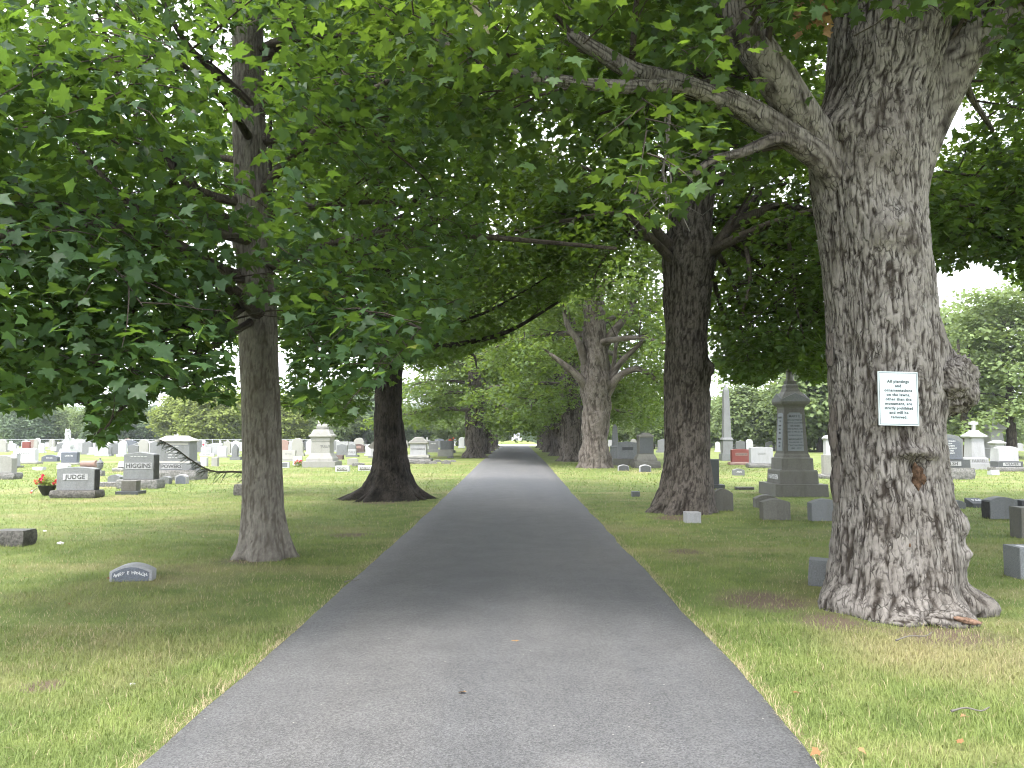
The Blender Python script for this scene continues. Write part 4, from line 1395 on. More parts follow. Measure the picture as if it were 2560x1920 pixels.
ds = 14.0
sp = D(566, 1100, ds)
ts_ = thing('spruce_tree', (sp.x, ds, 0), 'slender spruce hidden behind the young maple, its needle boughs reaching left', 'tree')
obj('trunk', trunk_mesh('trunk', np.array([0, .3, 2, 5, 8]), np.zeros(5), np.zeros(5), np.array([.17, .13, .115, .08, .02]), M['bark_dark'], nth=24, amp=.006, width=.04, seed=3, dz=.06, lump=.01, flare=.1), ts_)
bough([Vector((sp.x, ds, .80)), D(520, 1020, 13.8), D(460, 1018, 13.6), D(415, 995, 13.4), D(378, 968, 13.2), D(346, 950, 13.1)], .022, 90, .34, 5, ts_)
bough([Vector((sp.x, ds, 3.9)), D(470, 690, 13.6), D(340, 725, 13.2), D(200, 745, 12.8), D(90, 775, 12.6), D(-10, 805, 12.5)], .035, 150, .42, 6, ts_)
bough([Vector((sp.x, ds, 4.4)), D(400, 640, 13.8), D(250, 665, 13.6), D(100, 690, 13.4), D(-20, 720, 13.2)], .03, 130, .40, 7, ts_)
print('leaves', NLEAF[0])
#@@STONES
# ------------------------------------------------------------------ gravestones and monuments
import bmesh
FOOT = []


def poly_mesh(name, V, Fc, mat, smooth=False):
    me = bpy.data.meshes.new(name)
    me.from_pydata([tuple(v) for v in V], [], Fc)
    me.update()
    me.materials.append(mat)
    if smooth:
        me.shade_smooth()
    return me


def profile(kind, w, h, rise=0.0):
    """outline of an upright slab, counter-clockwise seen from the front, from z=0"""
    a = w / 2
    L = [(-a, 0), (a, 0)]
    if kind == 'flat':
        L += [(a, h), (-a, h)]
    elif kind == 'arch':
        n = 12
        L += [(a * math.cos(math.pi * k / n) if False else a - w * k / n, h - rise + rise * math.sin(math.pi * k / n) ** .9) for k in range(n + 1)]
    elif kind == 'round':
        n = 14
        L += [(a * math.cos(math.pi * k / n), h - rise + rise * math.sin(math.pi * k / n)) for k in range(n + 1)]
    elif kind == 'peak':
        L += [(a, h - rise), (0, h), (-a, h - rise)]
    elif kind == 'shoulder':
        n = 10
        b = a * .86
        L += [(a, h - rise * 1.15), (b, h - rise * .9)]
        L += [(b * math.cos(math.pi * k / n), h - rise * .9 + rise * .9 * math.sin(math.pi * k / n)) for k in range(1, n)]
        L += [(-b, h - rise * .9), (-a, h - rise * 1.15)]
    elif kind == 'gothic':
        n = 6
        L += [(a * (1 - (k / n) ** 1.8), h - rise + rise * (k / n)) for k in range(n + 1)]
        L += [(-a * (1 - (k / n) ** 1.8), h - rise + rise * (k / n)) for k in range(n - 1, -1, -1)]
    elif kind == 'cross':
        t = w * .17
        y1, y2 = h * .58, h * .58 + 2 * t
        L = [(-t, 0), (t, 0), (t, y1), (a, y1), (a, y2), (t, y2), (t, h), (-t, h), (-t, y2), (-a, y2), (-a, y1), (-t, y1)]
    return L


def prism(name, prof_, depth, mat, bev=.008, z0=0.0, x0=0.0, y0=0.0, wob=0.0):
    n = len(prof_)
    P = np.array(prof_, float)
    c = P.mean(0)
    ins = P.copy()
    for i in range(n):
        a, b, d = P[i - 1], P[i], P[(i + 1) % n]
        e1, e2 = b - a, d - b
        n1 = np.array([-e1[1], e1[0]]) / max(np.linalg.norm(e1), 1e-6)
        n2 = np.array([-e2[1], e2[0]]) / max(np.linalg.norm(e2), 1e-6)
        m = n1 + n2
        ins[i] = b + m / max(np.dot(m, m), .4) * 2 * bev * .9
    V = []
    for ring, y in ((ins, -depth / 2), (P, -depth / 2 + bev), (P, depth / 2 - bev), (ins, depth / 2)):
        for x, zz in ring:
            V.append((x + x0, y + y0, zz + z0))
    if wob:
        V = [(x + R.uniform(-wob, wob), y + R.uniform(-wob, wob), zz + (R.uniform(-wob, wob) if zz > z0 + .01 else 0)) for x, y, zz in V]
    Fc = [list(range(n)), list(range(4 * n - 1, 3 * n - 1, -1))]
    for r_ in range(3):
        for i in range(n):
            j = (i + 1) % n
            Fc.append([r_ * n + j, r_ * n + i, (r_ + 1) * n + i, (r_ + 1) * n + j])
    return poly_mesh(name, V, Fc, mat)


def loft(name, rings, mat, bev=.01, x0=0.0, y0=0.0, sides=4):
    """stack of rectangular (or many-sided) sections (z, half width, half depth)"""
    bm = bmesh.new()
    R_ = []
    for z, hx, hy in rings:
        if sides == 4:
            pts = [(-hx, -hy), (hx, -hy), (hx, hy), (-hx, hy)]
        else:
            pts = [(hx * math.cos(2 * math.pi * k / sides - math.pi / 2), hy * math.sin(2 * math.pi * k / sides - math.pi / 2)) for k in range(sides)]
        R_.append([bm.verts.new((x0 + a, y0 + b, z)) for a, b in pts])
    n = len(R_[0])
    bm.faces.new(R_[0][::-1])
    bm.faces.new(R_[-1])
    for a, b in zip(R_[:-1], R_[1:]):
        for i in range(n):
            bm.faces.new([a[i], a[(i + 1) % n], b[(i + 1) % n], b[i]])
    if bev:
        es = [e for e in bm.edges if len(e.link_faces) == 2 and e.calc_face_angle(0) > .3]
        bmesh.ops.bevel(bm, geom=es, offset=bev, segments=1, affect='EDGES', clamp_overlap=True)
    me = bpy.data.meshes.new(name)
    bm.to_mesh(me)
    bm.free()
    me.materials.append(mat)
    return me


def rough_box(name, w, d, h, mat, amp=.025, seed=0, x0=0.0, y0=0.0, z0=0.0, top_amp=.004, cut=7):
    """rock-faced block: sawn top, pitched sides"""
    bm = bmesh.new()
    bmesh.ops.create_cube(bm, size=1)
    bmesh.ops.subdivide_edges(bm, edges=bm.edges[:], cuts=cut, use_grid_fill=True)
    P = np.array([v.co[:] for v in bm.verts])
    Q = P * np.array([w, d, h])
    nz = fbm(Q * 7 + seed * 3.7, 4) - .5
    nz2 = fbm(Q * 7 + seed * 3.7 + 50, 4) - .5
    top = P[:, 2] > .49
    bulge = (1 - (2 * P[:, 2]) ** 2) * amp * .8
    for v, p, q, a, b, t, g in zip(bm.verts, P, Q, nz, nz2, top, bulge):
        k = top_amp if t else amp
        sx = math.copysign(1, p[0]) if abs(p[0]) > .49 else 0
        sy = math.copysign(1, p[1]) if abs(p[1]) > .49 else 0
        v.co = (q[0] + x0 + sx * (2 * k * a + g - amp), q[1] + y0 + sy * (2 * k * b + g - amp), q[2] + h / 2 + z0 + (k * a if t else 0))
    me = bpy.data.meshes.new(name)
    bm.to_mesh(me)
    bm.free()
    me.materials.append(mat)
    return me


_TXT = {}


def text_mesh(s, cap, mat, ext=.003, bold=.0, italic=0.0, space=1.0, res=2, wide=1.0):
    key = (s, round(cap, 4), mat.name, bold, italic, space)
    if key in _TXT:
        return _TXT[key]
    cu = bpy.data.curves.new('lettering', 'FONT')
    cu.body = s
    cu.size = cap / .70
    cu.align_x = 'CENTER'
    cu.align_y = 'CENTER'
    cu.extrude = ext
    cu.offset = bold * cap
    cu.shear = italic
    cu.space_character = space
    cu.resolution_u = res
    o = bpy.data.objects.new('t', cu)
    COL.objects.link(o)
    me = bpy.data.meshes.new_from_object(o)
    bpy.data.objects.remove(o)
    me.name = 'lettering'
    for v in me.vertices:
        v.co.x *= wide
    me.materials.clear()
    me.materials.append(mat)
    _TXT[key] = me
    return me


def put_text(parent, s, cap, x, y, z, mat, rz=0.0, rx=math.pi / 2, name='lettering', **kw):
    return obj(name, text_mesh(s, cap, M[mat], **kw), parent, (x, y, z), (rx, 0, rz))


def grave(label, gy_px, die, base=None, text=(), panel=None, group=None, rz=0.0, name='gravestone', cat='gravestone', tilt=0.0, inset=None):
    """die = (x0, x1, height px, thickness m, profile, rise px, material); base = (x0, x1, height px, material, rough)
    text = [(string, cap px, height above die foot in px, material, options)]"""
    cx = (base[0] + base[1]) / 2 if base else (die[0] + die[1]) / 2
    gx_, gy_ = G(cx, gy_px)
    k = math.hypot(gy_, CAMH) / F
    k = gy_ / F
    dt = die[3]
    bd = dt + (.26 if base else 0)
    root = thing(name, (gx_, gy_ + bd / 2, 0), label, cat, group, rz)
    z0 = 0.0
    off = ((die[0] + die[1]) / 2 - cx) * k
    w = (die[1] - die[0]) * k
    if base:
        bw, bh = (base[1] - base[0]) * k, base[2] * k
        if base[4]:
            obj('base', rough_box('base', bw, bd, bh, M[base[3]], min(.03, bh * .16), len(FOOT)), root)
        else:
            obj('base', loft('base', [(-.02, bw / 2, bd / 2), (bh, bw / 2, bd / 2)], M[base[3]], .012), root)
        z0 = bh
        FOOT.append((gx_, gy_ + bd / 2, bw / 2, bd / 2))
    else:
        FOOT.append((gx_, gy_ + bd / 2, w / 2, dt / 2))
    h = die[2] * k
    pf = profile(die[4], w, h, die[5] * k)
    if not base:
        pf = [(x, z - .03 if z == 0 else z) for x, z in pf]
    dobj = obj('tablet', prism('tablet', pf, dt, M[die[6]], min(.012, w * .03)), root, (off, 0, z0), (tilt, 0, 0))
    yf = -dt / 2
    if inset:                                     # recessed-looking field of another tone, 2 mm proud sheet
        iw, ih, iz, im = inset[0] * w, inset[1] * h, inset[2] * h, inset[3]
        obj('field', prism('field', profile(inset[4] if len(inset) > 4 else 'flat', iw, ih, ih * .25), .006, M[im], .001), dobj, (0, yf - .001, iz))
        yf -= .004
    if panel:                                     # name panel
        pw, ph, pz, pm = panel
        obj('name_panel', prism('name_panel', profile('flat', pw * k, ph * k), .012, M[pm], .002), dobj, (0, yf - .003, pz * k - ph * k / 2))
        yf -= .009
    for t in text:
        s, cap, zz, m = t[:4]
        put_text(dobj, s, cap * k, (t[5] if len(t) > 5 else 0) * k, yf - .002, zz * k, m, **(t[4] if len(t) > 4 else {}))
    return root, k, z0, off


def shade_side(root, sgn, w, t, h, z0):  # thin rough slab added to colour in the shade on a side face
    obj('shade_side', rough_box('shade_side', .03, t - .02, h - .03, M['shade_black'], .008, 31, x0=sgn * (w / 2 + .008), z0=z0), root)


M['shade_black'] = stone_mat('side_shade_black', (0.028, 0.027, 0.026), 0.4, 0.2, 30)  # near-black tone painting the shade of the stones' side faces
GS = 'gravestones'
# ---- left of the lane, near to far
gx_, gy_ = G(20, 1367)
o = thing('gravestone', (gx_ - .03, gy_ + .16, 0), 'low rough hewn grey block at the left edge of the lawn', 'gravestone')
obj('tablet', rough_box('tablet', .50, .34, .225, M['rock_dark'], .018, 4), o)
FOOT.append((gx_, gy_ + .16, .25, .17))

gx_, gy_ = G(318, 1454)
k = gy_ / F
o = thing('grave_marker', (gx_ + .02, gy_ + .09, 0), 'small arched grey marker sunk in the grass with curved raised lettering', 'gravestone', None, math.radians(9))
FOOT.append((gx_, gy_ + .08, .2, .08))
tb = obj('tablet', prism('tablet', [(x, z - .06 if z == 0 else z) for x, z in profile('arch', .445, .185, .075)], .17, M['granite_light'], .010), o)
obj('field', prism('field', [(x, z - .05 if z == 0 else z) for x, z in profile('arch', .385, .155, .06)], .006, M['granite_blue'], .001), tb, (-.0, -.087, 0))
for j, ch in enumerate('MARY E HANLON'):
    t = (j - 6) / 6.5
    if ch != ' ':
        q = obj('lettering', text_mesh(ch, .034, M['letter_light'], .004, .01), tb, (t * .17, -.093, .062 + .034 * math.cos(t * 1.5)))
        q.rotation_euler = (math.pi / 2, -t * .38, 0)

rt, k, z0, off = grave('grey granite stone with flowered corners beside the red flower pot', 1246, (132, 227, 58, .26, 'arch', 5, 'granite'), (121, 236, 19, 'rock_dark', True),
      [('JUDGE', 11, 33, 'letter_dark', dict(bold=.03, space=1.1))], (62, 16, 33, 'granite_light'))
shade_side(rt, 1, 95 * k, .26, 53 * k, z0)
rt, k, z0, off = grave('grey granite stone with carved leafy band along its peaked top', 1222, (301.5, 377, 69, .34, 'peak', 6, 'granite'), (288, 391, 22, 'rock', True),
      [('HIGGINS', 11, 34, 'letter_dark', dict(bold=.03)), ('~ ~ ~ ~ ~', 7, 58, 'letter_light')], (66, 16, 34, 'granite_light'))
shade_side(rt, 1, 75.5 * k, .34, 63 * k, z0)
grave('small rough block on a thin base, in front of the peaked grey stone', 1237, (296, 334, 26, .26, 'flat', 0, 'weathered'), (288, 343, 8, 'granite_dark', False))
# tall grey tomb with hipped roof
gx_, gy_ = G(424, 1201)
k = gy_ / F
o = thing('monument', (gx_, gy_ + .55, 0), 'tall grey family monument with pale hipped roof and carved cross', 'monument')
FOOT.append((gx_, gy_ + .5, 1.0, .55))
obj('base', rough_box('base', 130 * k, 1.15, 25 * k, M['rock'], .03, 9), o)
obj('plinth', loft('plinth', [(25 * k, 50 * k, .42), (43 * k, 49 * k, .42)], M['granite']), o)
obj('ledge', loft('ledge', [(43 * k, 48 * k, .40), (47 * k, 45 * k, .37)], M['limestone']), o)
db = obj('tablet', loft('tablet', [(47 * k, 42 * k, .36), (96 * k, 40.5 * k, .35)], M['granite']), o)
rf_ = obj('roof', loft('roof', [(96 * k, 44 * k, .40), (98.5 * k, 45 * k, .41), (111 * k, 24 * k, .14)], M['limestone']), o)
cr = obj('cross', prism('cross', profile('cross', .22, .42), .03, M['limestone']), rf_, (.03, -.27, 105 * k - .12), (-.75, .5, .6))
obj('name_panel', prism('name_panel', profile('flat', 52 * k, 12 * k), .012, M['granite_light'], .002), o, (.0, -.425, 28 * k))
put_text(o, 'POWERS', 9 * k, 0, -.436, 34 * k, 'letter_dark', bold=.03)
for j, s in enumerate(('NORA D. 1851', 'WIFE OF', 'JOHN POWERS', 'DIED 1919', 'AGE 78 YRS')):
    put_text(o, s, 3.2 * k, 0, -.372, (84 - j * 7) * k, 'letter_light')
obj('frieze', prism('frieze', profile('flat', 76 * k, 6 * k), .012, M['limestone'], .002), o, (0, -.357, 88 * k))

grave('small rounded marker with pale rim, right of the peaked grey stone', 1211, (400, 422, 20, .26, 'arch', 4, 'granite'))
grave('small arched blue grey marker with pale rim before the hipped monument', 1210, (437, 466, 24, .22, 'arch', 6, 'granite_light'), inset=(.82, .85, 0, 'granite_blue', 'arch'))
grave('low slanted grey marker half hidden behind the peaked stone', 1210, (268, 300, 23, .3, 'arch', 6, 'granite'))
grave('long rough kerb stone between the flowered and the peaked stones', 1217, (236, 288, 11, .24, 'flat', 0, 'rock'))
grave('tall dark stone on a thick rough base, partly behind the young maple', 1239, (602, 668, 92, .24, 'flat', 0, 'granite_dark'), (582, 690, 27, 'rock_dark', True))
grave('pale stone with rounded shoulders at the left edge, before the wide white one', 1199, (-30, 22, 44, .32, 'round', 10, 'limestone'), (-38, 33, 16, 'rock', True))
grave('narrow grey stone between the left edge stone and the wide white one', 1170, (22, 37, 30, .3, 'flat', 0, 'granite_light'), (20, 42, 5, 'rock', True))
grave('wide white stone with spaced capital letters, far left', 1160, (28, 83, 33, .35, 'peak', 2, 'marble'), (22, 92, 6, 'limestone', True), [('KEANE', 5, 20, 'letter_mid', dict(space=1.3))])
grave('low wide lilac grey stone right of the wide white one', 1154, (103, 143, 17, .3, 'arch', 6, 'granite_blue'), text=[('BOLGER', 3, 9, 'letter_light')])
grave('blue grey stone with light lettering and carved tree', 1162, (148, 188, 26, .3, 'flat', 0, 'granite_blue'), (141, 196, 5, 'limestone', True), [('CURTIN', 4, 17, 'letter_light')])
grave('small white footstone on the grass left of the flower pot', 1176, (80, 106, 8, .3, 'flat', 0, 'marble'))
grave('rough white boulder marker below the blue grey stone', 1172, (141, 168, 13, .35, 'arch', 5, 'marble'))
# rolled scroll marker
gx_, gy_ = G(215, 1173)
k = gy_ / F
o = thing('scroll_marker', (gx_, gy_ + .2, 0), 'pink granite scroll shaped marker lying on a pale slab', 'gravestone')
obj('slab', loft('slab', [(-.02, .42, .25), (.10, .42, .25)], M['limestone']), o)
th = np.linspace(0, 2 * math.pi, 18)
obj('scroll', prism('scroll', [(.155 * math.cos(a), .155 * math.sin(a)) for a in th[:-1]], .70, M['granite_pink'], .02), o, (0, 0, .25), (0, 0, math.pi / 2))
obj('scroll_end', prism('scroll_end', [(.19 * math.cos(a), .19 * math.sin(a)) for a in th[:-1]], .05, M['granite_pink'], .01), o, (.36, 0, .25), (0, 0, math.pi / 2))
FOOT.append((gx_, gy_ + .2, .4, .25))
# urn on block
gx_, gy_ = G(244, 1191)
o = thing('stone_urn', (gx_, gy_ + .15, 0), 'grey stone urn on a small rough block behind the flowered stone', 'urn')
obj('block', rough_box('block', .30, .30, .22, M['rock'], .02, 7), o)
obj('bowl', loft('bowl', [(.22, .07, .07), (.26, .04, .04), (.34, .10, .10), (.48, .13, .13), (.52, .10, .10)], M['granite'], .0, sides=14), o)
obj('lid', loft('lid', [(.52, .14, .14), (.56, .12, .12), (.66, .03, .03), (.72, .03, .03)], M['granite'], .0, sides=14), o)
grave('open book marker on a base, left of the peaked grey stone', 1179, (289, 305, 15, .2, 'flat', 0, 'marble'), (279, 306, 9, 'limestone', True), tilt=-.5)
grave('white low stone with dark lettering beyond the spruce bough', 1141, (499, 535, 8, .3, 'flat', 0, 'marble'), text=[('MCNEIL', 4, 4, 'letter_mid')])
grave('white stone with an arched inset, right of the hipped monument', 1144, (542, 563, 26, .3, 'arch', 3, 'marble'), (538, 567, 3, 'limestone', False), inset=(.6, .8, .0, 'granite_light', 'arch'))
grave('pointed gothic stone beside the young maple trunk', 1150, (577, 591, 32, .3, 'gothic', 14, 'granite'), (574, 600, 8, 'granite', False))
grave('white stone with mottled inset at the right of the hipped monument base', 1166, (500, 516, 22, .25, 'flat', 0, 'marble'))
grave('white speckled stone near the spruce bough tip', 1166, (528, 543, 22, .25, 'flat', 0, 'limestone'))

# ---- between the young maple and the second tree
gx_, gy_ = G(796, 1169)
k = gy_ / F
o = thing('monument', (gx_, gy_ + .8, 0), 'tall pale stone monument with flared base, moulded cap and mourning figure at a cross', 'monument')
FOOT.append((gx_, gy_ + .8, .9, .85))
obj('base', loft('base', [(-.03, 41 * k, .8), (15 * k, 41 * k, .8)], M['limestone'], .02), o)
obj('plinth', loft('plinth', [(15 * k, 34 * k, .66), (22 * k, 33 * k, .64), (27 * k, 29 * k, .56), (34 * k, 25 * k, .49), (35 * k, 24 * k, .47)], M['limestone'], .012), o)
obj('tablet', loft('tablet', [(35 * k, 23.5 * k, .46), (66 * k, 23 * k, .45)], M['limestone'], .03), o)
put_text(o, 'TULLY', 6 * k, 12 * k, -.462, 52 * k, 'letter_mid', bold=.03)
obj('cornice', loft('cornice', [(66 * k, 24 * k, .47), (74 * k, 25 * k, .48), (77 * k, 29 * k, .56), (80 * k, 29 * k, .56)], M['limestone'], .008), o)
obj('cap', loft('cap', [(80 * k, 29 * k, .56), (83 * k, 25 * k, .48), (95 * k, 19.5 * k, .38)], M['limestone'], .01), o)
for sgn in (-1, 1):
    obj('gablet', prism('gablet', profile('peak', 22 * k, 12 * k, 10 * k), .05, M['limestone'], .006), o, (sgn * 10 * k, -.50, 81 * k), (-.22, 0, 0))
obj('rockwork', rough_box('rockwork', 28 * k, .5, 14 * k, M['limestone'], .05, 13, z0=95 * k), o)
cs = obj('cross', prism('cross', profile('cross', 20 * k, 66 * k), .13, M['limestone'], .02), o, (0, .05, 108 * k))
fig = [(108, 4.2), (112, 6.5), (118, 6.0), (125, 5.0), (132, 5.5), (138, 5.8), (141, 3.0), (143, 2.2), (145, 3.2), (149, 3.4), (152, 2.0)]
obj('figure', loft('figure', [(a * k, b * k, b * k * .8) for a, b in fig], M['limestone'], 0, sides=14), o, (4 * k, -.12, 0), (0, -.08, 0))
obj('figure_arm', tube_mesh('figure_arm', [Vector((6 * k, -.16, 138 * k)), Vector((9 * k, -.26, 132 * k)), Vector((2 * k, -.24, 140 * k))], .05, .04, M['limestone'], 8, 8, 1, amp=0), o)

grave('flat topped block with carved dark field, right of the pale monument', 1179, (838, 872, 14, .3, 'flat', 0, 'marble'), inset=(.78, .62, .12, 'weathered'), text=[('MOTHER', 5, 7, 'letter_light')])
grave('flat topped block with carved dark field, left of the second maple', 1177, (895, 928, 13, .3, 'flat', 0, 'marble'), inset=(.78, .62, .12, 'weathered'), text=[('FATHER', 5, 7, 'letter_light')])
grave('leaning white stone left of the pale monument', 1153, (703, 736, 24, .25, 'flat', 0, 'limestone'), (700, 740, 3, 'limestone', False), tilt=-.12, text=[('FLYNN', 4, 14, 'letter_mid')])
grave('large smooth blue grey round topped stone left of the pale monument', 1139, (719, 747, 30, .35, 'round', 8, 'granite_light'), (715, 752, 3, 'granite', False))
grave('white slab leaning back behind the pink flowers', 1165, (731, 753, 24, .16, 'flat', 0, 'marble'), tilt=-.18)
grave('white tilted frame stone with grey inset beside the young maple', 1170, (694, 722, 15, .2, 'flat', 0, 'marble'), inset=(.74, .7, .15, 'granite'))
grave('brown granite block right of the pale monument', 1149, (830, 856, 11, .5, 'flat', 0, 'granite_brown'))
grave('arched brown granite stone with light name plate', 1133, (881, 909, 20, .4, 'arch', 5, 'granite_brown'), (878, 913, 3, 'rock', True), (), (14, 6, 12, 'granite_pink'))
grave('tall narrow brown stone behind the pale monument', 1146, (822, 829, 34, .3, 'flat', 0, 'granite_brown'))
grave('grey stone with light lettering left of the second maple', 1142, (868, 889, 14, .3, 'flat', 0, 'granite_light'), (864, 895, 4, 'granite', False), [('DALY', 5, 7, 'letter_mid')])
grave('mottled upright stone behind the two flat blocks', 1163, (868, 894, 17, .2, 'arch', 2, 'limestone'))
grave('rough log shaped stone behind the two flat blocks', 1166, (880, 909, 9, .3, 'arch', 2, 'rock'))
# gabled grey stone
gx_, gy_ = G(935, 1144)
k = gy_ / F
o = thing('monument', (gx_, gy_ + .3, 0), 'grey stone with a wide gabled head, just left of the second maple trunk', 'monument')
obj('base', loft('base', [(-.02, 15 * k, .3), (3 * k, 15 * k, .3)], M['granite']), o)
obj('tablet', loft('tablet', [(3 * k, 9 * k, .2), (22 * k, 9 * k, .2)], M['granite_light']), o)
obj('gable', prism('gable', [(-9 * k, 0), (9 * k, 0), (17 * k, 6 * k), (0, 20 * k), (-17 * k, 6 * k)], .34, M['weathered'], .01), o, (0, 0, 22 * k))

# ---- between the second maple and the lane
gx_, gy_ = G(1043, 1160)
k = gy_ / F
o = thing('monument', (gx_, gy_ + .75, 0), 'grey white pedestal monument with carved pediment, between the second maple and the lane', 'monument')
FOOT.append((gx_, gy_ + .7, .9, .75))
obj('base', rough_box('base', 68 * k, 1.4, 12.5 * k, M['rock'], .05, 17), o)
obj('plinth', rough_box('plinth', 54 * k, 1.0, 10 * k, M['limestone'], .05, 18, z0=12.5 * k), o)
obj('tablet', loft('tablet', [(22.5 * k, 20 * k, .40), (49 * k, 19.5 * k, .39)], M['granite_light'], .015), o)
put_text(o, 'COLEMAN', 5 * k, 0, -.402, 37 * k, 'letter_mid', bold=.03)
obj('cornice', loft('cornice', [(49 * k, 21 * k, .42), (52 * k, 24 * k, .48), (54 * k, 24 * k, .48)], M['limestone'], .01), o)
obj('pediment', prism('pediment', [(-23 * k, 0), (23 * k, 0), (23 * k, 2 * k), (13 * k, 8 * k), (9 * k, 13 * k), (-9 * k, 13 * k), (-13 * k, 8 * k), (-23 * k, 2 * k)], .7, M['limestone'], .03), o, (0, 0, 54 * k))
for j, (a, b, y_, hh) in enumerate(((1008, 1030, 1159, 5), (1040, 1062, 1160, 6), (1072, 1092, 1160, 7), (1103, 1126, 1160, 10), (1083, 1103, 1155, 6), (1122, 1140, 1155, 5), (1118, 1134, 1145, 5))):
    grave(('low', 'sunken', 'lichened', 'tallest', 'flat', 'farthest', 'square')[j] + ' small rounded headstone in the row before the pedestal monument, nearest the lane', y_, (a, b, hh, .3, 'arch', hh * .5, 'rock'), name='grave_marker',
          group='low headstones by the pedestal monument')
grave('smooth green grey stone right of the pedestal monument', 1131, (1072, 1094, 20, .4, 'flat', 0, 'granite'), (1068, 1097, 8, 'granite', False), [('HAYES', 3, 14, 'letter_light')])
grave('green grey block on a lettered base nearest the lane at left', 1141, (1100, 1126, 22, .7, 'flat', 0, 'granite'), (1094, 1131, 17, 'limestone', False), [('DERMAN', 4, -5, 'letter_mid')])
grave('dark grey stone partly behind the green grey block', 1132, (1118, 1134, 24, .4, 'flat', 0, 'granite_dark'), (1116, 1138, 6, 'granite_dark', False))

# ---- right of the lane
grave('small white granite block at the foot of the second right maple', 1308, (1716, 1753, 26, .26, 'flat', 0, 'granite_light'), name='grave_marker')
grave('tiny grey footstone on the verge left of the second right maple', 1242, (1581, 1600, 13, .2, 'flat', 0, 'granite'), name='grave_marker')
grave('brownish round topped headstone just right of the second right maple', 1277, (1783, 1834, 54, .2, 'arch', 12, 'weathered'))
grave('arched headstone half behind its neighbour, before the tall grey monument', 1270, (1890, 1946, 32, .22, 'arch', 9, 'weathered'))
grave('lichened arched headstone in front of the tall grey monument', 1300, (1908, 1977, 51, .22, 'arch', 8, 'weathered'))
grave('arched headstone half hidden by the notice tree', 1303, (2030, 2104, 54, .22, 'arch', 10, 'granite'))
grave('dark slate stone with italic lettering beside the second right maple', 1222, (1730, 1801.5, 63, .24, 'flat', 0, 'granite_dark'), (1715, 1812, 10, 'granite_dark', False),
      [('William', 8, 24, 'letter_mid', dict(italic=.35)), ('all', 7, 38, 'letter_mid', dict(italic=.35))])
grave('flush dark marker in the grass left of the tall grey monument', 1225, (1842, 1886, 7, .25, 'flat', 0, 'rock_dark'), name='grave_marker')
grave('small grey arched stone with faint lines, left of the tall grey monument', 1189, (1834, 1862, 17, .25, 'arch', 4, 'granite'), text=[('ANN', 4, 9, 'letter_light')])
grave('red granite stone with carved torches', 1163, (1832, 1880, 32, .3, 'arch', 2, 'granite_red'), (1826, 1888, 8, 'granite_pink', True), [('HIGGINS', 5, 19, 'letter_dark', dict(bold=.02))], (30, 7, 19, 'granite_pink'))
grave('light grey stone with framed name beside the red granite one', 1170, (1880, 1936, 41, .35, 'arch', 2, 'granite_light'), (1873, 1946, 11, 'rock', True), [('DULIN', 5, 24, 'letter_mid')])

# tall grey monument with column
gx_, gy_ = G(2006, 1243)
k = gy_ / F
hw = .70
o = thing('monument', (gx_, gy_ + hw, 0), 'tall dark grey stepped monument with gabled cap and column, inscription panels', 'monument')
FOOT.append((gx_, gy_ + hw, hw, hw))
obj('base', loft('base', [(-.03, hw, hw), (.33, hw * .985, hw * .985)], M['weathered'], .02), o)
st = obj('step', loft('step', [(.33, .515, .515), (.66, .50, .50), (.70, .48, .48)], M['weathered'], .015), o)
obj('plinth', loft('plinth', [(.70, .425, .425), (1.0, .415, .415), (1.03, .36, .36), (1.09, .35, .35), (1.13, .335, .335)], M['weathered'], .012), o)
dd_ = obj('tablet', loft('tablet', [(1.13, .325, .325), (2.36, .27, .27)], M['weathered'], .014), o)
obj('cornice', loft('cornice', [(2.36, .275, .275), (2.40, .29, .29), (2.47, .37, .37), (2.52, .385, .385)], M['weathered'], .008), o)
rc = obj('cap', loft('cap', [(2.52, .385, .385), (2.58, .385, .385), (2.80, .21, .21)], M['weathered'], .006), o)
for kx in range(4):
    obj('gablet', prism('gablet', profile('peak', .76, .235, .17), .06, M['granite'], .006), o, (.357 * math.sin(kx * math.pi / 2), -.357 * math.cos(kx * math.pi / 2), 2.525), (0, 0, kx * math.pi / 2))
obj('pedestal', loft('pedestal', [(2.80, .20, .20), (2.84, .19, .19), (2.90, .165, .165), (2.97, .165, .165), (3.02, .125, .125), (3.10, .13, .13)], M['weathered'], .006), o)
obj('column', loft('column', [(3.10, .12, .12), (3.16, .10, .10), (4.2, .088, .088), (4.24, .12, .12), (4.3, .13, .13)], M['weathered'], .0, sides=20), o)
sl = math.atan(.055 / 1.23)
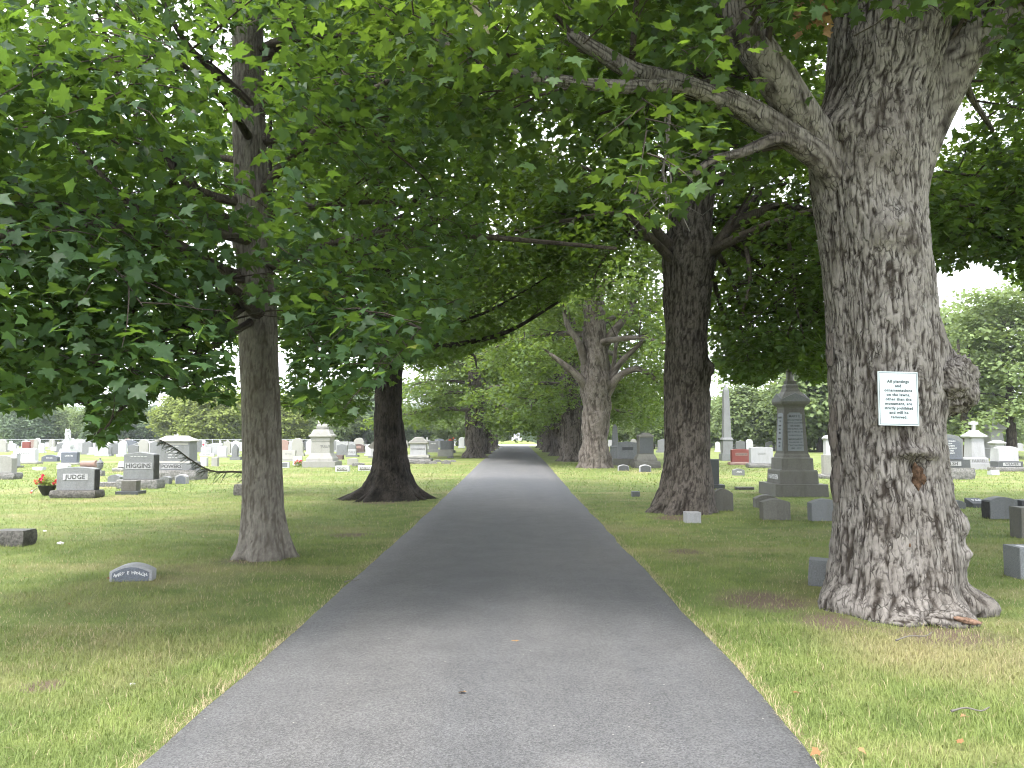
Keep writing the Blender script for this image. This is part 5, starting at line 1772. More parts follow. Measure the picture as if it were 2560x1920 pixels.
for kx, (side, pw_) in enumerate(((0, .50), (-1, .50))):
    rzz = side * math.pi / 2
    hold = obj('inscription_panel', prism('inscription_panel', [(-.215, .0), (.215, 0), (.25 * .78, .98), (.16, 1.0), (.14, 1.03), (-.14, 1.03), (-.16, 1.0), (-.195, .98)], .014, M['panel'], .003), dd_)
    zc = 1.2
    yy = .325 - (zc - 1.13) * math.tan(sl) + .003
    hold.location = (math.sin(rzz) * yy if side else 0, -yy * math.cos(rzz), zc)
    hold.rotation_euler = Euler((0, 0, rzz)).to_matrix().to_4x4().to_euler()
    hold.rotation_euler = (Matrix.Rotation(rzz, 4, 'Z') @ Matrix.Rotation(-sl, 4, 'X')).to_euler()
    lines = ([('MARY E.', .062, .93), ('DAUGHTER OF', .040, .83), ('TIMOTHY & CATHERINE', .034, .75), ('HAYDEN', .048, .67), ('DIED JUNE 5, 1892', .038, .59), ('AGED 25 YRS & 6 MOS', .036, .51),
              ('REQUIESCAT IN PACE', .026, .42), ('MARGARET', .052, .31), ('DAUGHTER OF', .036, .23), ('T & C HAYDEN', .042, .15), ('1860 - 1937', .042, .07)] if side == 0 else
             [('FATHER', .05, .9), ('T. H.', .05, .8), ('BORN', .045, .68), ('DIED', .045, .58), ('1903', .05, .48), ('MOTHER', .045, .32), ('DIED', .045, .22), ('1911', .05, .12)])
    for s, cap, zz in lines:
        put_text(hold, s, cap, 0, -.010, zz, 'letter_dark', ext=.002, bold=.015)
put_text(st, 'HAYDEN', .13, -.515, 0, .50, 'letter_light', rz=-math.pi / 2, bold=.02)

# white lettered stone left of the notice tree
grave('white weathered stone peeping out left of the notice tree', 1197, (2064, 2130, 48, .24, 'flat', 0, 'limestone'), (2052, 2140, 11, 'rock', True), [('W D', 9, 36, 'letter_mid')])

# blank panelled monument and its neighbours by the third right maple
gx_, gy_ = G(1620, 1171)
k = gy_ / F
o = thing('monument', (gx_, gy_ + .75, 0), 'brown grey pedestal monument with dark blank panel, right of the pale gnarled maple', 'monument')
FOOT.append((gx_, gy_ + .75, .75, .75))
obj('base', rough_box('base', 66 * k, 1.45, 17 * k, M['weathered'], .03, 27), o)
obj('plinth', loft('plinth', [(17 * k, 26 * k, .52), (24 * k, 25 * k, .50), (30 * k, 22 * k, .44), (35 * k, 19 * k, .38)], M['weathered'], .012), o)
obj('tablet', loft('tablet', [(35 * k, 18.5 * k, .37), (78 * k, 18 * k, .36)], M['weathered'], .012), o)
obj('inscription_panel', prism('inscription_panel', profile('flat', 33 * k, 39 * k), .012, M['granite_dark'], .003), o, (0, -.375, 37 * k))
obj('pediment', loft('pediment', [(78 * k, 20 * k, .40), (81 * k, 20 * k, .40), (89 * k, 5 * k, .3)], M['weathered'], .01), o)
grave('broad blue grey stone with pointed name panel, behind the blank panelled monument', 1164, (1547, 1594, 43, .5, 'peak', 3, 'granite'), (1533, 1608, 17, 'weathered', False), [('MABY', 6, 25, 'letter_dark', dict(bold=.03))], (27, 7.5, 25, 'granite_dark'))
grave('small dark slate headstone with pale rim, left of a pair', 1177, (1546, 1573, 15, .25, 'arch', 4, 'granite_light'), inset=(.9, .9, 0, 'granite_dark', 'arch'))
grave('small dark slate headstone with pale rim, right of a pair', 1180, (1600, 1628, 18, .25, 'arch', 4, 'granite_light'), inset=(.9, .9, 0, 'granite_dark', 'arch'))


def obelisk(label, px, py, k0, base_w, ped_h, shaft_w, total, mat):
    gx_, gy_ = G(px, py)
    k = gy_ / F
    b, w = base_w * k / 2, shaft_w * k / 2
    o = thing('obelisk', (gx_, gy_ + b, 0), label, 'obelisk')
    obj('base', loft('base', [(-.02, b, b), (ped_h * .3 * k, b, b)], M[mat], .015), o)
    obj('pedestal', loft('pedestal', [(ped_h * .3 * k, b * .78, b * .78), (ped_h * .88 * k, b * .74, b * .74), (ped_h * .9 * k, b * .86, b * .86), (ped_h * k, w * 1.15, w * 1.15)], M[mat], .012), o)
    obj('shaft', loft('shaft', [(ped_h * k, w, w), (total * .93 * k, w * .68, w * .68), (total * k, .01, .01)], M[mat], .006), o)
    return o


obelisk('big grey granite obelisk rising into the leaves behind the red stone', 1822, 1152, 0, 32, 58, 19, 190, 'granite')
obelisk('slim white obelisk left of the big grey one', 1804, 1112, 0, 9, 10, 6.5, 42, 'marble')
obelisk('slim white obelisk just left of the tall grey monument', 1894, 1116, 0, 12, 11, 7.5, 43, 'marble')
obelisk('grey shaft monument beside the pale gnarled maple', 1540, 1160, 0, 30, 46, 15, 100, 'granite')


def cross_monument(label, px, py, w, hts, mat, cw=None, text=None):
    """hts: base, plinth, die, cap, cross heights in px"""
    gx_, gy_ = G(px, py)
    k = gy_ / F
    b = w * k / 2
    o = thing('monument', (gx_, gy_ + b, 0), label, 'monument')
    FOOT.append((gx_, gy_ + b, b, b))
    z = 0
    obj('base', loft('base', [(-.02, b, b), (hts[0] * k, b, b)], M[mat], .012), o)
    z += hts[0] * k
    obj('plinth', loft('plinth', [(z, b * .88, b * .88), (z + hts[1] * k * .8, b * .86, b * .86), (z + hts[1] * k, b * .72, b * .72)], M[mat], .012), o)
    if text:
        put_text(o, text, hts[1] * k * .5, 0, -b * .88 - .003, z + hts[1] * k * .4, 'letter_mid')
    z += hts[1] * k
    dz_ = hts[2] * k
    dio = obj('tablet', loft('tablet', [(z, b * .68, b * .68), (z + dz_, b * .60, b * .60)], M[mat], .02), o)
    obj('field', prism('field', profile('round', b * .9, dz_ * .86, b * .4), .012, M['granite_blue'], .003), o, (0, -b * .655, z + dz_ * .05), (-math.atan(b * .08 / dz_), 0, 0))
    z += dz_
    obj('cap', loft('cap', [(z, b * .66, b * .66), (z + hts[3] * k * .15, b * .86, b * .86), (z + hts[3] * k * .3, b * .86, b * .86), (z + hts[3] * k * .75, b * .42, b * .42), (z + hts[3] * k, b * .3, b * .3)], M[mat], .012), o)
    z += hts[3] * k
    c_ = (cw or hts[4] * .62) * k
    obj('cross', prism('cross', profile('cross', c_, hts[4] * k), c_ * .3, M[mat], c_ * .03), o, (0, 0, z - .01))
    return o


cross_monument('pale monument topped by a square cross, with name on its plinth', 2453, 1174, 50, (15, 15, 48, 20, 24), 'granite_light', 22, 'FARRELL')
cross_monument('tallest pale monument with trefoil cross, at the right behind the others', 2501, 1146, 50, (12, 14, 44, 22, 37), 'granite_light', 26)
cross_monument('white monument with slender cross half hidden left of the notice tree', 2063, 1122, 26, (8, 8, 26, 8, 22), 'marble', 16)
cross_monument('small white monument with little cross at far right', 2476, 1120, 20, (5, 5, 14, 8, 18), 'marble', 10)
cross_monument('white pedestal and cross peeping right of the slim obelisk', 1924, 1115, 15, (4, 4, 12, 4, 18), 'marble', 10)
cross_monument('white gabled stone with small cross behind the red stone', 1882, 1112, 16, (4, 4, 10, 8, 11), 'marble', 7)
cross_monument('little white cross stone right of the big grey obelisk', 1839, 1110, 10, (4, 3, 6, 4, 14), 'marble', 8)
gx_, gy_ = G(2075, 1146)
k = gy_ / F
o = thing('monument', (gx_, gy_ + .3, 0), 'white square pillar with rounded cap left of the notice tree', 'monument')
obj('base', loft('base', [(-.02, 12 * k, 12 * k), (7 * k, 12 * k, 12 * k)], M['granite_light']), o)
obj('shaft', loft('shaft', [(7 * k, 9 * k, 9 * k), (46 * k, 8 * k, 8 * k)], M['granite_light']), o)
obj('cap', loft('cap', [(46 * k, 9 * k, 9 * k), (48 * k, 11 * k, 11 * k), (51 * k, 11 * k, 11 * k), (56 * k, 7 * k, 7 * k), (58 * k, 2 * k, 2 * k)], M['granite_light'], .01), o)
gx_, gy_ = G(2503, 1162)
k = gy_ / F
o = thing('monument', (gx_, gy_ + .3, 0), 'grey square pillar with peaked cap behind the framed white stone', 'monument')
obj('base', loft('base', [(-.02, 17 * k, 17 * k), (8 * k, 17 * k, 17 * k)], M['granite']), o)
obj('shaft', loft('shaft', [(8 * k, 12 * k, 12 * k), (50 * k, 10 * k, 10 * k)], M['granite_light']), o)
obj('cap', loft('cap', [(50 * k, 11 * k, 11 * k), (53 * k, 15 * k, 15 * k), (55 * k, 15 * k, 15 * k), (61 * k, 5 * k, 5 * k)], M['granite_light'], .01), o)

rt, k, z0, off = grave('large grey round shouldered stone on a patterned base, just right of the notice tree', 1199, (2338, 2416, 63, .36, 'shoulder', 11, 'granite'), (2314, 2440, 29, 'rock', True), inset=(.88, .86, .02, 'granite_blue', 'arch'),
                       text=[(s, 3.6, 46 - 6 * j, 'letter_light') for j, s in enumerate(('THOMAS WALSH', 'DIED 1914', 'ELLEN HIS WIFE', 'MARY & MARGARET', 'JAMES F. 1920', 'REST IN PEACE'))])
for ch in rt.children:
    if ch.name.startswith('tablet'):
        ch.location.z += 20 * k
obj('plinth', loft('plinth', [(29 * k, 52 * k, .27), (49 * k, 51 * k, .27)], M['granite_dark'], .012), rt)
obj('name_panel', prism('name_panel', profile('flat', 58 * k, 11 * k), .012, M['granite_light'], .002), rt, (0, -.275, 33.5 * k))
put_text(rt, 'WALSH', 8.5 * k, 0, -.285, 39 * k, 'letter_dark', bold=.02)
rt, k, z0, off = grave('light grey stone with rough left edge and low arch at the right edge', 1179, (2503, 2553, 38, .4, 'arch', 5, 'granite_light'), (2490, 2568, 11, 'rock', True))
for ch in rt.children:
    if ch.name.startswith('tablet'):
        ch.location.z += 14 * k
obj('plinth', loft('plinth', [(11 * k, 32 * k, .28), (25 * k, 31 * k, .28)], M['granite_dark'], .012), rt)
obj('name_panel', prism('name_panel', profile('flat', 44 * k, 8 * k), .012, M['granite_light'], .002), rt, (3 * k, -.285, 14 * k))
put_text(rt, 'WEAVER', 6 * k, 3 * k, -.295, 18 * k, 'letter_dark', bold=.02)
grave('white slant marker on the grass right of the large round shouldered stone', 1188, (2480, 2500, 11, .3, 'flat', 0, 'marble'), name='grave_marker', tilt=-.2)
rt, k, z0, off = grave('grey arched slab headstone with dark side, on the right lawn', 1298, (2477, 2546, 54, .26, 'arch', 8, 'granite'))
shade_side(rt, -1, 69 * k, .26, 46 * k, 0)
gx_, gy_ = G(2452, 1270)
o = thing('grave_marker', (gx_, gy_ + .16, 0), 'dark sloping marker with pale letters behind the arched slab', 'gravestone')
obj('tablet', prism('tablet', [(-.17, -.02), (.17, -.02), (.17, .10), (-.17, .20)], .34, M['granite_dark'], .006), o, rot=(0, 0, -math.pi / 2))
put_text(o, 'PAP', .09, .0, -.02, .158, 'letter_light', rx=.3)
grave('low grey arched headstone showing beside the notice tree root', 1272, (2376, 2416, 21, .2, 'arch', 8, 'granite'))
grave('tall dark block cut by the right edge, in the shade', 1347, (2556, 2600, 76, .3, 'flat', 0, 'weathered'))
grave('dark stone at the right edge behind the shaded block', 1297, (2556, 2600, 45, .3, 'flat', 0, 'granite_dark'))
gx_, gy_ = G(2590, 1449)
o = thing('grave_marker', (gx_, gy_ + .15, 0), 'speckled grey block with lettered sloping top, cut by the right edge', 'gravestone')
obj('tablet', prism('tablet', profile('flat', .34, .36), .30, M['granite'], .008), o, (0, 0, -.01))
put_text(o, 'D', .10, -.06, -.03, .353, 'letter_light', rx=0)
FOOT.append((gx_, gy_ + .15, .18, .15))
gx_, gy_ = G(2062, 1470)
o = thing('grave_marker', (gx_ + .06, gy_ + .18, 0), 'grey block tilted against the left root of the notice tree', 'gravestone', None, math.radians(-24))
tb = obj('tablet', rough_box('tablet', .30, .26, .30, M['granite'], .006, 3, z0=-.03), o, rot=(0, .03, 0))
FOOT.append((gx_ + .06, gy_ + .18, .17, .17))

# monument in the turning circle at the end of the lane
o = thing('monument', (MX, MY - .2, .5), 'distant white stepped monument on a mound where the lane ends', 'monument')
obj('base', loft('base', [(-.2, 1.0, 1.0), (.9, .95, .95)], M['marble'], .03), o)
obj('plinth', loft('plinth', [(.9, .62, .62), (1.4, .6, .6), (1.45, .68, .68), (1.7, .5, .5)], M['marble'], .02), o)
obj('shaft', loft('shaft', [(1.7, .42, .42), (2.7, .26, .26), (2.75, .34, .34), (2.95, .2, .2)], M['marble'], .02), o)
obj('cross', prism('cross', profile('cross', .7, 1.4), .2, M['marble'], .02), o, (0, 0, 2.95))
obj('door_panel', prism('door_panel', profile('round', .7, .75, .3), .02, M['granite'], .004), o, (0, -1.0, 0))

# angel
gx_, gy_ = G(160, 1150)
k = gy_ / F
o = thing('angel_statue', (gx_, gy_ + .4, 0), 'white marble angel with raised wings on a pedestal, before the far trees', 'statue')
obj('pedestal', loft('pedestal', [(-.02, .45, .45), (.5, .42, .42), (.55, .36, .36), (.75, .34, .34)], M['marble'], .02), o)
obj('rockwork', rough_box('rockwork', .55, .5, .32, M['marble'], .06, 5, z0=.75), o)
prf = [(1.05, .20, .17), (1.2, .19, .16), (1.45, .15, .13), (1.6, .14, .11), (1.72, .17, .11), (1.80, .15, .09), (1.83, .06, .06), (1.87, .055, .055), (1.92, .08, .09), (1.99, .085, .095), (2.05, .05, .06), (2.07, .01, .01)]
obj('body', loft('body', prf, M['marble'], 0, sides=16), o, (.02, 0, 0), (0, -.06, 0))
obj('arm', tube_mesh('arm', [Vector((.12, -.05, 1.72)), Vector((.2, -.12, 1.5)), Vector((.28, -.12, 1.42))], .05, .035, M['marble'], 8, 8, 2, amp=0), o)
for s_ in (-1, 1):
    W_ = [(0, 0), (.10, .05), (.16, .35), (.14, .62), (.05, .80), (-.05, .74), (-.04, .4)]
    obj('wing', prism('wing', W_ if s_ > 0 else [(-x, z) for x, z in W_[::-1]], .06, M['marble'], .012), o, (s_ * .04 - .10, .12, 1.3), (.1, 0, s_ * .5))


# ---- rows of stones further off: too small to show their parts
def merge(mes, name):
    bm = bmesh.new()
    for me in mes:
        bm.from_mesh(me)
    out = bpy.data.meshes.new(name)
    bm.to_mesh(out)
    bm.free()
    out.materials.append(mes[0].materials[0])
    return out


FARK = []
for (kind, w, h, rise, m, base, word) in (('arch', .95, .85, .12, 'granite_light', 1, 'pale arched stone'), ('flat', 1.15, .75, 0, 'granite_light', 1, 'pale square topped stone'), ('round', .6, .95, .3, 'marble', 1, 'white round topped stone'),
                                          ('peak', .9, .9, .14, 'granite', 1, 'grey peaked stone'), ('arch', 1.0, .8, .14, 'granite_pink', 1, 'pink arched stone'), ('shoulder', .8, .95, .25, 'limestone', 1, 'cream shouldered stone'),
                                          ('flat', .7, .42, 0, 'marble', 0, 'low white block'), ('arch', 1.1, .8, .12, 'granite_blue', 1, 'blue grey arched stone'), ('cross', .6, 1.25, 0, 'marble', 1, 'white cross'), ('gothic', .55, 1.1, .4, 'limestone', 1, 'pointed pale stone'),
                                          ('flat', .9, .8, 0, 'granite_red', 1, 'red granite stone')):
    bh = .16 if base else 0
    ms = [prism('tablet', profile(kind, w, h, rise), .24, M[m], .015, z0=bh - .01)]
    if base:
        ms.append(loft('base', [(-.03, w * .62, .22), (bh, w * .62, .22)], M[m], .012))
    FARK.append((merge(ms, 'far_stone'), word))
rs = random.Random(21)
placed, far_st = [], []
# windows of the photograph where rows of stones show: (x range, y of the foot, how many)
BANDS = [((0, 600), 1129, 30), ((0, 600), 1120, 34), ((380, 610), 1137, 14), ((210, 390), 1138, 10), ((0, 600), 1113, 30), ((700, 940), 1128, 16), ((700, 940), 1119, 22), ((700, 940), 1137, 7), ((700, 1180), 1113, 26),
         ((1010, 1180), 1121, 10), ((1500, 1700), 1118, 12), ((1500, 1700), 1128, 6), ((1770, 1935), 1112, 14), ((1770, 1935), 1121, 9), ((1770, 1935), 1130, 5), ((2040, 2100), 1116, 7), ((2380, 2560), 1118, 12), ((2400, 2560), 1128, 5)]
for (xr_, y0, n) in BANDS:
    side = 'left' if xr_[1] < 1290 else 'right'
    for j in range(n):
        px = xr_[0] + (xr_[1] - xr_[0]) * (j + rs.uniform(.1, .9)) / n
        py = y0 + rs.uniform(-3.5, 3.5)
        gx_, gy_ = G(px, py)
        if any(abs(gx_ - a) < 1.25 and abs(gy_ - b) < .9 for a, b in placed) or any(abs(gx_ - a) < c_ + .9 and abs(gy_ - b) < d_ + .8 for a, b, c_, d_ in FOOT):
            continue
        if -4.2 < gx_ < 5.6:
            continue
        placed.append((gx_, gy_))
        kk = rs.choices(range(len(FARK)), [7, 6, 6, 3.5, .6, 4, 4, 2, 1.6, 1.5, .3])[0]
        me, word = FARK[kk]
        o = obj('gravestone', me, None, (gx_, gy_, 0), (0, 0, rs.gauss(0, .05)))
        s_ = rs.uniform(.75, 1.2)
        o.scale = (s_ * rs.uniform(.9, 1.15), s_, s_ * rs.uniform(.85, 1.2))
        tag(o, word + ' among the distant rows of graves ' + side + ' of the lane', 'gravestone', word + 's in the far rows at ' + side)
        far_st.append((o, word, side, px))
number_from_left(far_st, lambda s_: ' in the distant graves ' + s_ + ' of the lane')

# ---- chain link fence behind the left graves
fx0, fx1, fy = -95, -22, 88.0
o = thing('chain_link_fence', (fx0, fy, 0), 'grey chain link fence running behind the left graves', 'fence')
for j in range(25):
    obj('post', loft('post', [(-.1, .03, .03), (1.25, .03, .03)], M['metal_grey'], 0, sides=6), o, ((fx1 - fx0) * j / 24, 0, 0))
for z_ in (.08, 1.2):
    obj('rail', loft('rail', [(0, .022, .022), (fx1 - fx0, .022, .022)], M['metal_grey'], 0, sides=6), o, (0, 0, z_), (0, math.pi / 2, 0))
wp = []
n_ = 360
for j in range(n_):
    x_ = (fx1 - fx0) * j / n_
    for sgn in (-1, 1):
        wp.append([(x_, 0, .08), (x_ + sgn * .56, 0, .64), (x_ + sgn * 1.12, 0, 1.2)])
obj('wire_mesh', sticks_mesh('wire_mesh', np.array(wp, float), np.full((len(wp), 3), .004), M['metal_grey'], 3), o, kind='stuff')


# ---- flowers
def flowers(label, px, py, w_px, h_px, blooms, pot, seed):
    gx_, gy_ = G(px, py)
    k = gy_ / F
    rng = np.random.default_rng(seed)
    o = thing('flower_pot' if pot else 'flower_arrangement', (gx_, gy_ + .15, 0), label, 'flowers')
    zb = 0
    if pot:
        r_ = w_px * k / 2
        zb = h_px * k * .46
        obj('pot', loft('pot', [(0, r_ * .45, r_ * .45), (zb * .4, r_ * .72, r_ * .72), (zb * .85, r_ * .95, r_ * .95), (zb, r_ * 1.02, r_ * 1.02), (zb, r_ * .9, r_ * .9), (zb * .9, r_ * .85, r_ * .85)], M['pot_black'], 0, sides=22), o)
    H = h_px * k
    m = 70
    C = np.stack([rng.normal(0, w_px * k * .24, m), rng.normal(0, w_px * k * .2, m), zb + rng.uniform(0.02, .6, m) * (H - zb)], 1)
    pos, nr, fw, sz, lv = spray_leaves(C, norm(rng.normal(0, 1, (m, 3))), np.full(m, .06), 5, rng, .055, .6, .1, .8)
    obj('foliage', leaves_mesh('foliage', pos, nr, fw, sz, lv, LEAF_LOW, M['leaf_far_yellow']), o, kind='stuff')
    for (bx, bz, br, m_) in blooms:
        n = 26
        d_ = norm(rng.normal(0, 1, (n, 3)))
        me = leaves_mesh('bloom', d_ * br * .5, d_ + rng.normal(0, .3, (n, 3)), rng.normal(0, 1, (n, 3)), np.full(n, br * .8), rng.uniform(0, 1, n), LEAF_LOW, M[m_])
        obj('bloom', me, o, (bx * k, rng.uniform(-.1, .02), bz * k))
    for (bx, bz, br, m_) in blooms:
        pass
    obj('stems', sticks_mesh('stems', np.array([[(bx * k * .3, 0, zb * .8), (bx * k * .7, 0, (zb + bz * k) / 2), (bx * k, 0, bz * k)] for bx, bz, _, _ in blooms], float), np.full((len(blooms), 3), .004), M['needle'], 4), o, kind='stuff')
    return o


flowers('black bowl planter of red geraniums at the foot of the flowered stone', 109, 1240, 43, 56,
        [(-10, 45, .075, 'petal_red'), (-13, 38, .09, 'petal_red'), (-9, 36, .085, 'petal_red'), (-11, 51, .05, 'petal_red'), (-29, 37, .05, 'petal_coral'), (-23, 31, .055, 'petal_coral'), (20, 37, .055, 'petal_red'), (22, 32, .05, 'petal_coral'), (19, 30, .05, 'petal_red'), (-38, 8, .04, 'petal_coral'), (-36, 12, .03, 'petal_white')], True, 1)
flowers('cluster of coral flowers before the pale monument', 744, 1167, 24, 19, [(-6, 12, .07, 'petal_coral'), (-2, 15, .08, 'petal_coral'), (6, 14, .10, 'petal_red'), (3, 10, .08, 'petal_coral'), (-8, 8, .06, 'petal_coral'), (9, 9, .06, 'petal_coral')], False, 2)
flowers('red and white flower bunch right of the hipped monument', 507, 1132, 10, 22, [(-1, 20, .12, 'petal_red'), (2, 16, .13, 'petal_white'), (-2, 12, .14, 'petal_red'), (1, 8, .12, 'petal_red')], False, 3)
flowers('red flower bunch glimpsed near the shaggy trunk left of the lane', 1124, 1122, 12, 24, [(0, 22, .2, 'petal_coral'), (4, 20, .16, 'petal_coral'), (9, 26, .14, 'petal_coral')], False, 4)

# ---- notice on the old maple
sy_ = T3_FRONT(1.9) - .05
sc_ = D(1940, 861, sy_)
zt = sc_.z
o = thing('notice_sign', (sc_.x, sy_, zt), 'white rectangular notice with black text nailed to the old maple trunk', 'sign', None, math.radians(2))
o.rotation_euler = (math.radians(-2), math.radians(1.2), math.radians(2))
sw, sh = 88 / 1662 * sy_, 117 / 1662 * sy_
obj('board', loft('board', [(-sh / 2, sw / 2, .006), (sh / 2, sw / 2, .006)], M['sign_white'], .001), o)
fr = []
for nm, (w_, h_, x_, z_) in {'a': (sw * .945, .0028, 0, sh * .475), 'b': (sw * .945, .0028, 0, -sh * .475), 'c': (.0028, sh * .945, sw * .47, 0), 'd': (.0028, sh * .945, -sw * .47, 0)}.items():
    obj('border_line', loft('border_line', [(z_ - h_ / 2, w_ / 2, .0006), (z_ + h_ / 2, w_ / 2, .0006)], M['sign_ink'], 0, x0=x_, y0=-.0072), o)
for j, s in enumerate(('All plantings', 'and', 'ornamentations', 'on the lawns,', 'other than the', 'monument, are', 'strictly prohibited', 'and will be', 'removed.')):
    put_text(o, s, .0245, 0, -.0075, sh * .315 - j * sh * .0825, 'sign_ink', ext=.0004, bold=.034, space=1.1, wide=.9 if j == 6 else 1.02)
for z_ in (sh * .455, -sh * .455):
    obj('nail', loft('nail', [(0, .004, .004), (.004, .004, .004)], M['metal_grey'], 0, sides=8), o, (0, -.006, z_), (math.pi / 2, 0, 0))

# ---- small things lying about
for (px, py, s_, lab) in ((151, 1361, .055, 'flat white stone chip lying on the left lawn'), (112, 1329, .035, 'upright white stone chip left of the flat one'), (331, 1712, .02, 'scrap of white litter in the near left grass')):
    gx_, gy_ = G(px, py)
    b = blob('stone_chip', (gx_, gy_, s_ * .25), (s_, s_ * .6, s_ * .45), M['quartz'], px, 10, 7, .4)
    tag(b, lab, 'stone')
leafv = LEAF_FULL[0].copy()
leafv[:, 2] += .25 * leafv[:, 0] ** 2 - .15 * (leafv[:, 1] - .4) ** 2
FL = [new_mesh('fallen_leaf', leafv, tris=LEAF_FULL[1], mat=M[m]) for m in ('dead_leaf', 'dry_leaf')]
spots_ = [(171, 1521, 'near the left edge'), (350, 1401, 'behind the arched marker'), (361, 1448, 'at the corner of the arched marker'), (515, 1351, 'between the arched marker and the young maple'), (549, 1379, 'left of the young maple foot'),
          (545, 1381, 'by the young maple foot'), (2049, 1901, 'on the verge at the bottom right of the lane'), (2147, 1896, 'in the long grass at the bottom right'), (2407, 1881, 'in the bottom right grass'), (2418, 1813, 'on dry grass at the right'),
          (1985, 1752, 'on the right verge'), (1287, 1615, 'on the lane centre'), (32, 1425, 'at the left edge of the lawn'), (65, 1455, 'left of the arched marker'), (268, 1455, 'touching the left end of the arched marker'), (1150, 1750, 'on the lane ahead')]
for j, (px, py, w_) in enumerate(spots_):
    gx_, gy_ = G(px, py)
    on_road = float(road_l(gy_)) < gx_ < float(road_r(gy_))
    o = obj('fallen_leaf', FL[j % 2], None, (gx_, gy_, .045 if on_road else .05), (R.uniform(-.5, .5), R.uniform(-.4, .4), R.uniform(0, 6)))
    s_ = R.uniform(.035, .06)
    o.scale = (s_, s_, s_)
    tag(o, 'small brown maple leaf fallen ' + w_, 'leaf', 'fallen leaves')
for (px, py, L_, az, lab) in ((2290, 1610, .40, .35, 'thin bare twig on the dry grass before the old maple'), (2430, 1800, .22, -.1, 'short twig in the grass at bottom right'), (880, 1465, .16, .3, 'bent twig at the left edge of the lane')):
    gx_, gy_ = G(px, py)
    P = [Vector((-L_ / 2, 0, 0)), Vector((-L_ * .1, .02, .015)), Vector((L_ * .2, -.01, .01)), Vector((L_ / 2, .03, .02))]
    o = obj('fallen_twig', tube_mesh('fallen_twig', P, .006, .003, M['dead_twig'], 10, 6, 3, amp=0), None, (gx_, gy_, .045), (0, 0, az))
    tag(o, lab, 'twig')

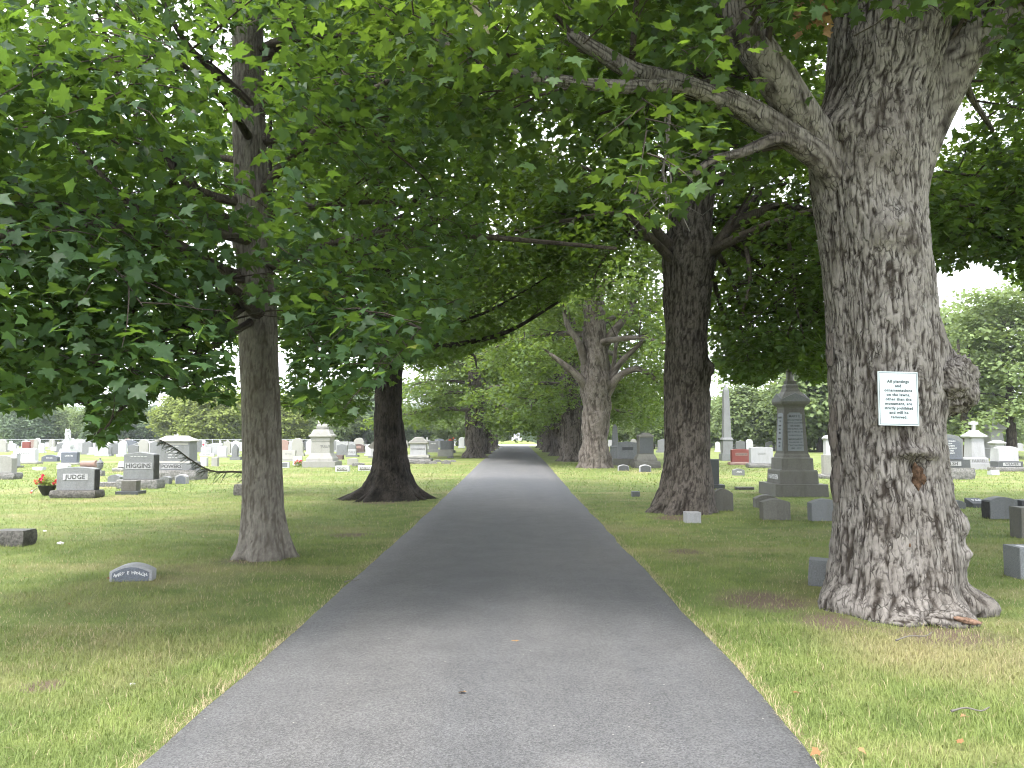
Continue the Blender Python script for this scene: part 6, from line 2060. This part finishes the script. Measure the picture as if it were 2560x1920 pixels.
# ------------------------------------------------------------------ grass
def grass(d0, d1, per_m2, h, w, seed, tri=True):
    rng = np.random.default_rng(seed)
    area = .70 * (d1 ** 2 - d0 ** 2)
    n = int(area * per_m2)
    y = np.sqrt(rng.uniform(d0 ** 2, d1 ** 2, n))
    x = y * rng.uniform(-.70, .70, n)
    xl_, xr_ = np.interp(y, ry, xl), np.interp(y, ry, xr)
    k = (x < xl_ + .005) | (x > xr_ - .005)
    for tx, ty, tr_ in ((x1, d1_t, .36), (x3, d3_t, .62), (x2, d2_t, .8), (x4, d4_t, .62)):
        k &= np.hypot(x - tx, y - ty) > tr_
    for a, b, c_, d_ in FOOT:
        k &= ~((np.abs(x - a) < c_ + .01) & (np.abs(y - b) < d_ + .01))
    for a, b, r_ in DIRT:
        q = np.hypot(x - a, y - b) / r_
        k &= ~((q < 1.0) & (rng.uniform(0, 1, n) < .8 - .5 * q))
    x, y, xl_, xr_ = x[k], y[k], xl_[k], xr_[k]
    n = len(x)
    e = np.minimum(np.abs(x - xl_), np.abs(x - xr_))
    P3 = np.stack([x * .9, y * .9, x * 0], 1)
    lush = fbm(P3 + 40, 3)
    hh = h * rng.uniform(.5, 1.25, n) * (.55 + .95 * lush) * np.where(e < .10, .8, 1)
    straw = (rng.uniform(0, 1, n) < np.where(e < .05, .85, np.where(e < .12, .35, .05 + .12 * (lush < .42)))).astype(float)
    az = rng.uniform(0, 2 * math.pi, n)
    lean = rng.uniform(.2, 1.5, n)
    dx, dy = np.cos(az), np.sin(az)
    wv = np.stack([-dy, dx, 0 * dx], 1) * (w * rng.uniform(.6, 1.2, n) / 2)[:, None]
    p = np.stack([x, y, np.full(n, -.004)], 1)
    tip = p + np.stack([dx * lean * hh, dy * lean * hh, hh], 1)
    lv = np.clip(.5 * lush + .5 * rng.uniform(0, 1, n), 0, 1)
    if tri:
        V = np.stack([p - wv, p + wv, tip], 1).reshape(-1, 3)
        T = np.arange(3 * n).reshape(-1, 3)
        return V, T, np.repeat(lv, 3), np.repeat(straw, 3)
    mid = p + np.stack([dx * lean * hh * .3, dy * lean * hh * .3, hh * .6], 1)
    V = np.stack([p - wv, p + wv, mid - wv * .75, mid + wv * .75, tip - np.array([0, 0, 1.]) * (hh * .12 * lean)[:, None]], 1).reshape(-1, 3)
    b = np.arange(n)[:, None] * 5
    T = np.concatenate([b + np.array([[0, 1, 3]]), b + np.array([[0, 3, 2]]), b + np.array([[2, 3, 4]])])
    return V, T, np.repeat(lv, 5), np.repeat(straw, 5)


d1_t, d3_t, d2_t, d4_t = 10.35, 7.35, 19.8, 16.3
parts, off_ = [], 0
Vs, Ts, Ls, Ss = [], [], [], []
for a in ((3.2, 6.6, 4400, .050, .0040, 1, False), (6.6, 12, 1700, .042, .0062, 2, True), (12, 22, 420, .042, .011, 3, True), (22, 45, 55, .06, .03, 4, True)):
    V_, T_, l_, s_ = grass(*a)
    Vs.append(V_); Ts.append(T_ + off_); Ls.append(l_); Ss.append(s_)
    off_ += len(V_)
gr = obj('grass', new_mesh('grass', np.concatenate(Vs), tris=np.concatenate(Ts), mat=M['grass'], attrs={'lv': np.concatenate(Ls), 'straw': np.concatenate(Ss)}), kind='stuff')
tag(gr, 'mown lawn grass on both sides of the lane', 'grass')
acc = {}
for me in bpy.data.meshes:
    kk = me.name.split('.')[0]
    acc[kk] = acc.get(kk, 0) + len(me.loops) - 2 * len(me.polygons)
print('byname', sorted(acc.items(), key=lambda q: -q[1])[:14])
print('tris', sum(sum(len(p.vertices) - 2 for p in me.polygons) if len(me.polygons) < 5 else len(me.loops) - 2 * len(me.polygons) for me in bpy.data.meshes))

# ------------------------------------------------------------------ summer haze over the graveyard
hm = bpy.data.materials.new('haze')
hm.use_nodes = True
hn = hm.node_tree.nodes
hn.clear()
ho = hn.new('ShaderNodeOutputMaterial')
hv_ = hn.new('ShaderNodeVolumePrincipled')
hv_.inputs['Color'].default_value = (0.88, 0.92, 1.0, 1)
hv_.inputs['Density'].default_value = 0.0003
hm.node_tree.links.new(hv_.outputs['Volume'], ho.inputs['Volume'])
bx = [(-1600, -90, -1.5), (1600, -90, -1.5), (1600, 2300, -1.5), (-1600, 2300, -1.5), (-1600, -90, 95), (1600, -90, 95), (1600, 2300, 95), (-1600, 2300, 95)]
hz = obj('haze', poly_mesh('haze', bx, [[0, 3, 2, 1], [4, 5, 6, 7], [0, 1, 5, 4], [1, 2, 6, 5], [2, 3, 7, 6], [3, 0, 4, 7]], hm), kind='stuff')
